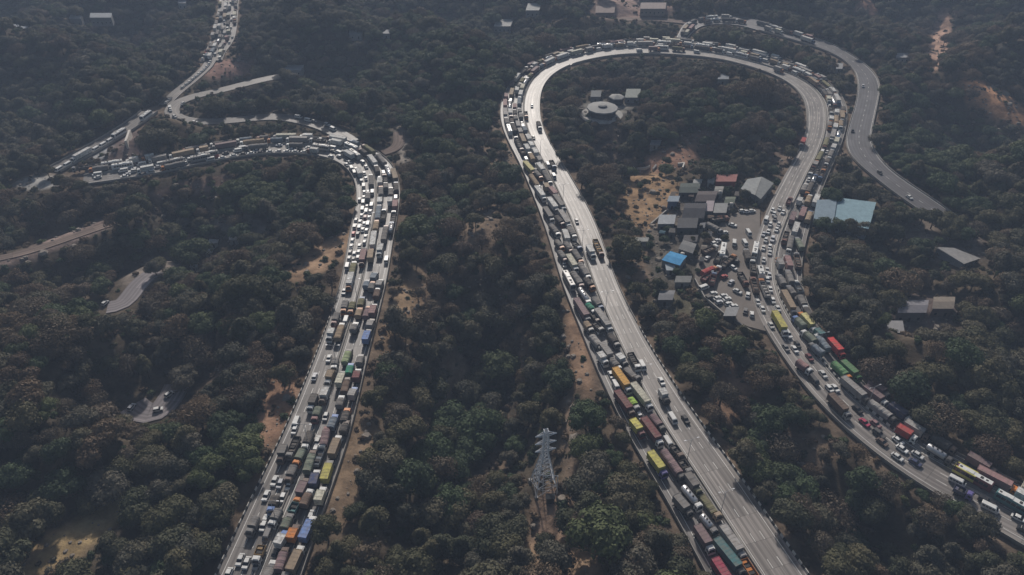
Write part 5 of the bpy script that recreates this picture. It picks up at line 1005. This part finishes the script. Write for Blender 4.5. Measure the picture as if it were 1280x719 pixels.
def blocks(sc, rr):
    c = np.zeros(len(cx_))
    for hx, hz in ((0, 10.0), (0, 8.0), (0, 6.0), (-.8, 6.6), (.8, 6.6), (-.5, 8.6), (.5, 8.6), (0, 3.5)):
        qx, qy, _ = proj(cx_ + hx * rr, cy_, cz_ + hz * sc); c += hits(qx, qy)
    return c
base_ok = ok.copy()
for tries in range(3):
    bad = blocks(scl, Rr) >= 1
    if tries < 2: scl = np.where(bad, np.maximum(scl * .72, .36), scl); Rr = 5.2 * scl
ok = base_ok & ~bad; small = bad
shrub_ok = small & (d1 > 2.5) & (d2 > 1.5) & (d3 > 1.5) & ~inpoly(cx_, cy_, LOT) & (tw < .5)
# what grows where
GREEN = [(560,150,90,70),(330,235,90,60),(575,110,60,50),(1190,200,90,50),(1130,180,50,60),(870,160,50,25),(880,440,50,30),(290,580,60,40),(560,590,40,60),(720,560,40,60),(1000,600,60,50),(1180,310,40,20),(520,60,60,30)]
DRY = [(620,290,70,110),(560,330,60,90),(900,480,60,50),(780,150,90,50),(130,560,110,60),(250,430,50,60),(960,150,60,60),(350,480,60,70),(740,650,60,60),(430,600,50,80),(100,260,100,40),(60,430,70,90),(520,380,40,60),(830,520,60,60),(900,110,80,40),(1110,600,80,50),(760,330,30,120),(1160,100,60,60),(1210,660,60,30)]
def blob(L, x, y): 
    v = np.zeros(len(x))
    for a, b, c, d in L: v = np.maximum(v, np.exp(-.5 * (((x - a) / (c * .75)) ** 2 + ((y - b) / (d * .75)) ** 2)))
    return v
pg = blob(GREEN, tpx, tpy); pd = blob(DRY, tpx, tpy); rr_ = rng.rand(len(cx_)); ti = np.zeros(len(cx_), int)
for i in range(len(cx_)):
    a = .11 + .72 * pg[i] * (1 - .5 * pd[i]); b = .14 + .55 * pd[i] * (1 - .5 * pg[i])
    ti[i] = random.choice([4, 5]) if rr_[i] < a else (random.choice([6, 7, 8]) if rr_[i] < a + b else random.choice([0, 0, 1, 1, 2, 3, 3]))
sel = np.where(ok)[0]; print('trees', len(sel))
KN = dict(leafy=('leafy_tree', 'leafy tree', 'dull green trees of the wooded slopes'), green=('green_tree', 'green tree', 'fresh green trees of the slopes'), dry=('dry_tree', 'dry tree', 'brown and half-bare trees of the slopes'))
inframe = (tpx > 2) & (tpx < 1278) & (tpy > 6) & (tpy < 735); rest = []; TR = []
for kind in ('leafy', 'green', 'dry'):
    ids = [i for i in sel if TREES[ti[i]][3] == kind]; vis = sorted([i for i in ids if inframe[i]], key=lambda i: -ts[i] * scl[i]); top = set(vis[:285 if kind != 'dry' else 285]); rest += [i for i in ids if i not in top]
    for i in top:
        cmesh, tmesh, _, _, ph = TREES[ti[i]]; nm, cat, grp = KN[kind]; s_ = float(scl[i])
        o = link(nm, None, None, (float(cx_[i]), float(cy_[i]), float(cz_[i])), random.uniform(0, 6.28), None, (s_, s_, s_ * random.uniform(.88, 1.12)))
        link('trunk', tmesh, o); link('crown', cmesh, o); o['category'] = cat; o['group'] = grp; ph2 = ('small ' if s_ < .78 else 'big ' if s_ > 1.08 else '') + ph
        TR.append(dict(o=o, px=float(tpx[i]), py=float(tpy[i] - 5 * ts[i] * s_), ph=ph2))
def scatter(name, pts, rot, scale, idx, meshes, prefix):
    me = bpy.data.meshes.new(name); me.from_pydata(pts.tolist(), [], [])
    a = me.attributes.new('rot', 'FLOAT_VECTOR', 'POINT'); a.data.foreach_set('vector', np.column_stack([np.zeros(len(rot)), np.zeros(len(rot)), rot]).ravel())
    a = me.attributes.new('scl', 'FLOAT', 'POINT'); a.data.foreach_set('value', scale); a = me.attributes.new('idx', 'INT', 'POINT'); a.data.foreach_set('value', idx.astype(np.int32))
    o = link(name, me); o['kind'] = 'stuff'
    c = bpy.data.collections.new(prefix)
    for k, m_ in enumerate(meshes): oo = bpy.data.objects.new('%s_%02d' % (prefix, k), m_); c.objects.link(oo)
    g = bpy.data.node_groups.new(name, 'GeometryNodeTree'); g.interface.new_socket('Geometry', in_out='INPUT', socket_type='NodeSocketGeometry'); g.interface.new_socket('Geometry', in_out='OUTPUT', socket_type='NodeSocketGeometry')
    N_ = g.nodes; Lk = g.links; gi = N_.new('NodeGroupInput'); go = N_.new('NodeGroupOutput'); ip = N_.new('GeometryNodeInstanceOnPoints'); ci = N_.new('GeometryNodeCollectionInfo'); ci.inputs['Collection'].default_value = c; ci.inputs['Separate Children'].default_value = True; ci.inputs['Reset Children'].default_value = True
    def na__(nm, ty): q = N_.new('GeometryNodeInputNamedAttribute'); q.data_type = ty; q.inputs['Name'].default_value = nm; return q.outputs['Attribute']
    Lk.new(gi.outputs[0], ip.inputs['Points']); Lk.new(ci.outputs[0], ip.inputs['Instance']); ip.inputs['Pick Instance'].default_value = True; Lk.new(na__('idx', 'INT'), ip.inputs['Instance Index'])
    e2 = N_.new('FunctionNodeEulerToRotation'); Lk.new(na__('rot', 'FLOAT_VECTOR'), e2.inputs[0]); Lk.new(e2.outputs[0], ip.inputs['Rotation']); Lk.new(na__('scl', 'FLOAT'), ip.inputs['Scale']); Lk.new(ip.outputs[0], go.inputs[0])
    md_ = o.modifiers.new('scatter', 'NODES'); md_.node_group = g; return o
rest = np.array(rest); o = scatter('forest', np.column_stack([cx_, cy_, cz_])[rest], rng.uniform(0, 6.28, len(rest)), scl[rest].astype(float), ti[rest], [t[2] for t in TREES], 'forest_tree')
o['label'] = 'continuous wood of small far trees covering the slopes'
# undergrowth : low bushes between the trees, on the verges and where a tree would hide the road
bush = []
for k, mt in enumerate(('leafy', 'green', 'dry', 'dry')):
    cm, _ = crown_mesh('bush', mt, 1.9, 1.0, 6, 260, .26, 40 + k, True, .7); bush.append(cm.mesh('bush'))
nb_ = 15000; bx = rng.uniform(-620, 620, nb_ * 3); by = rng.uniform(62, 800, nb_ * 3); bz = hgt(bx, by); qx, qy, qs = proj(bx, by, bz); k = (qx > -160) & (qx < 1440) & (qy > -20) & (qy < 860)
bx, by, bz, qx, qy = bx[k], by[k], bz[k], qx[k], qy[k]; e1, _ = rdist(bx, by, HI); e2_, _ = rdist(bx, by, HS); e3, _ = rdist(bx, by, LO); _, _, bw_ = bare_at(qx, qy)
k = (e1 > 1.7) & (e2_ > 1.2) & (e3 > 1.2) & ~inpoly(bx, by, LOT) & (rng.rand(len(bx)) > bw_ * .8) & ~hits(qx, qy - 2)
bx, by, bz = bx[k], by[k], bz[k]; sx_ = np.where(shrub_ok)[0]
P3 = np.vstack([np.column_stack([bx, by, bz]), np.column_stack([cx_, cy_, cz_])[sx_]]); ns = len(P3); bi = rng.randint(0, 4, ns)
o = scatter('undergrowth', P3, rng.uniform(0, 6.28, ns), np.r_[rng.uniform(.45, 1.2, len(bx)), rng.uniform(.9, 1.5, len(sx_))], bi, bush, 'bush_kind'); o['label'] = 'scrubby undergrowth between the trees and on the verges'; print('bushes', ns)
rk = []
for k in range(3):
    mb = MB(); r = random.Random(k); rows = [(-.3, .8), (.15, 1.0), (.55, .6)]; n_6 = 7
    mb.add([(w__ * math.cos(6.283 * j / n_6) * r.uniform(.7, 1.2), w__ * math.sin(6.283 * j / n_6) * r.uniform(.7, 1.2), z_ * r.uniform(.8, 1.2)) for z_, w__ in rows for j in range(n_6)], [(i * n_6 + j, i * n_6 + (j + 1) % n_6, (i + 1) * n_6 + (j + 1) % n_6, (i + 1) * n_6 + j) for i in range(2) for j in range(n_6)] + [tuple(range(2 * n_6, 3 * n_6))], 'stone'); rk.append(mb.mesh('stone'))
nq = 60000; bx = rng.uniform(-520, 520, nq); by = rng.uniform(62, 640, nq); qx, qy, qs = proj(bx, by, -2.0); kk = (bare_at(qx, qy)[0] > .3) & (rdist(bx, by, HI)[0] > 2) & (rdist(bx, by, LO)[0] > 1) & ~inpoly(bx, by, LOT); bx, by = bx[kk][:6000], by[kk][:6000]
o = scatter('rubble', np.column_stack([bx, by, hgt(bx, by)]), rng.uniform(0, 6.28, len(bx)), rng.exponential(.32, len(bx)) + .12, rng.randint(0, 3, len(bx)), rk, 'stone_kind'); o['label'] = 'loose stones scattered over the bare soil'
# a few garden trees inside the village and lot
for x, y, s_, k in ((929,250,1.1,0),(868,322,.6,2),(800,236,.7,4),(806,233,.8,0),(797,231,.6,8),(822,246,.55,0),(822,228,.5,7),(865,305,.75,0),(812,312,.8,4),(830,304,.7,5),(795,262,.55,8),(872,342,.5,4),(905,300,.5,1),(845,345,.8,4),(916,268,.6,0),(1043,291,1.5,4),(1060,294,1.6,0),(1027,289,1.3,5),(1074,297,1.5,1),(1088,298,1.3,3),(1150,281,1.7,3),(1163,286,1.9,0),(1177,290,1.8,1),(1192,296,1.8,3),(1205,303,1.6,4),(1185,303,1.5,0),(1140,274,1.2,4),(1216,300,1.7,7),(1198,288,1.5,0),(1190,646,1.2,4),(1203,655,1.3,0),(1172,634,1.0,7),(1218,664,1.3,1),(336,112,1.5,3),(346,110,1.6,0),(358,108,1.6,1),(329,114,1.2,7),(366,104,1.5,3),(196,345,1.5,0),(204,340,1.5,3),(228,486,1.5,1),(238,478,1.5,0),(148,288,1.9,6),(160,284,1.9,0),(170,278,1.7,3),(880,300,.8,0),(875,262,.6,1),(862,262,.5,0),(845,264,.5,4),(912,242,.8,0),(888,236,.5,3),(852,290,.6,1),(835,292,.8,4),(858,345,.7,0),(870,388,.9,4),(893,402,1.,0),(885,305,.6,7),(80,236,1.5,0),(92,238,1.5,7),(104,241,1.3,3),(62,222,1.4,0)):
    gx, gy, gz = ghit(x, y); s_ *= .6; cmesh, tmesh, _, kd, ph = TREES[k]; nm, cat, grp = KN[kd]; o = link(nm, None, None, (gx, gy, gz), random.uniform(0, 6), None, (s_,) * 3); link('trunk', tmesh, o); link('crown', cmesh, o); o['category'] = cat; o['group'] = grp; TR.append(dict(o=o, px=x, py=y - 8, ph='garden ' + ph))

# ------------------------------------------------------------------ labels that single out
HL = {'amber': 'amber container lorry', 'bright red': 'bright red lorry'}
for v in VEH:
    if v['hero']:
        v['o']['label'] = v['hero']
        LAND.append((v['px'], v['py'], ' '.join(v['hero'].split()[:5]) if len(v['hero'].split()) > 6 else v['hero']))
SHORT = [('pale yellow container lorry high', 'pale yellow container lorry'), ('long mauve container lorry beside', 'long mauve container lorry'), ('teal green tarpaulin truck in', 'teal green tarpaulin truck'), ('ochre open truck alone on', 'lone ochre truck'), ('amber orange container lorry in', 'amber orange lorry'), ('grey-brown flatbed lorry between the', 'grey-brown flatbed lorry'), ('long cream white container lorry', 'long cream white container lorry'), ('long maroon container lorry on', 'outer maroon lorry'),
 ('small lime green truck in', 'lime green truck'), ('short dull yellow container lorry', 'dull yellow container lorry'), ('maroon container lorry with a', 'white-cabbed maroon lorry'), ('small white box truck moving', 'moving white box truck'), ('yellow container lorry with a', 'violet-cabbed yellow lorry'), ('silver tanker lorry with white', 'higher silver tanker'), ('long olive flatbed lorry with', 'olive flatbed lorry'), ('silver tanker lorry with grey', 'lower silver tanker'), ('long teal container lorry near', 'teal container lorry'),
 ('crimson container lorry cut by', 'crimson container lorry'), ('long light grey container lorry', None), ('orange truck with a white', 'orange truck with patterned load'), ('bright white container lorry beside', 'bright white lorry by the hall'), ('long tan container lorry just', 'tan lorry above the yellow container'), ('bright red lorry beside the', 'bright red lorry'), ('long green container lorry just', 'long green container lorry'), ('lumpy pale sheeted lorry beside', 'lumpy pale sheeted lorry'), ('dull red container lorry next', 'dull red container lorry'),
 ('silver tanker lorry beside the', 'silver tanker ahead of the coach'), ('long yellow and maroon decorated', 'yellow and maroon coach'), ('teal coach with a white', 'teal coach'), ('brown container lorry with a', 'pale-cabbed brown container lorry'), ('bright yellow container lorry among', 'bright yellow lorry below the lot'), ('blue container lorry on the', 'single blue container lorry'), ('pale green tarpaulin lorry against', 'pale green tarpaulin lorry'), ('tan container lorry directly above', 'tan lorry above the outer yellow'),
 ('bright yellow container lorry on', 'yellow lorry by the brown slope'), ('long blue double container lorry', 'blue double container'), ('small bright orange container truck', 'small orange container truck'), ('long tan container lorry with', 'tan lorry at the bottom edge'), ('red and black lorry alone', 'lone red and black lorry'), ('black car alone ahead of', 'lone black car'), ('white car alone on the', 'white car on the flyover')]
sh = dict(SHORT); LAND = [(x, y, sh.get(p, p)) for x, y, p in LAND]; LAND = [t for t in LAND if t[2]]
ORD = 'first second third fourth fifth sixth seventh eighth ninth tenth eleventh twelfth thirteenth fourteenth fifteenth sixteenth seventeenth eighteenth nineteenth twentieth'.split()
def ordw(k):
    if k < 20: return ORD[k]
    t = ['twenty', 'thirty', 'forty', 'fifty', 'sixty', 'seventy', 'eighty', 'ninety'][min(7, (k + 1) // 10 - 2)]; u = (k + 1) % 10
    return t + '-' + ORD[u - 1] if u else t[:-1] + 'ieth'
def label_all(items, phrase):
    B = {}
    for v in items:
        c = sorted(LAND, key=lambda t: (t[0] - v['px']) ** 2 + (t[1] - v['py']) ** 2)[0]; dx, dy = v['px'] - c[0], v['py'] - c[1]
        rel = ('beyond' if dy < 0 else 'in front of') if abs(dy) > abs(dx) * .9 else ('beside')
        B.setdefault((phrase(v), rel, c[2]), []).append((dx * dx + dy * dy, v))
    for (p, rel, lm), L in B.items():
        L.sort(key=lambda t: t[0])
        for k, (_, v) in enumerate(L):
            w = '' if len(L) == 1 else ('nearest ' if k == 0 else ordw(k) + ' nearest '); t_ = '%s%s %s the %s' % (w, p, rel, lm); v['o']['label'] = t_ if len(t_.replace('-', ' ').split()) <= 16 else t_.replace('nearest ', '')
label_all([v for v in VEH if not v['hero']], lambda v: (v['col'] + ' ' + PHR[v['kind']]).strip())
label_all(TR, lambda v: v['ph'])

# ------------------------------------------------------------------ haze
m = bpy.data.materials.new('haze_air'); m.use_nodes = True; n = m.node_tree.nodes; l = m.node_tree.links; n.remove(n['Principled BSDF'])
pv = n.new('ShaderNodeVolumePrincipled'); pv.inputs['Color'].default_value = (.56, .72, 1.0, 1); pv.inputs['Density'].default_value = HAZE; pv.inputs['Anisotropy'].default_value = 0.0
l.new(pv.outputs[0], n['Material Output'].inputs['Volume'])
zlo = float(GZ.min()) - 1.5; mb = MB(); mb.box(-2610, 2610, -710, 3410, zlo, H + 25, m); me = mb.mesh('haze'); fixn(me); struct(link('haze', me), 'stuff')
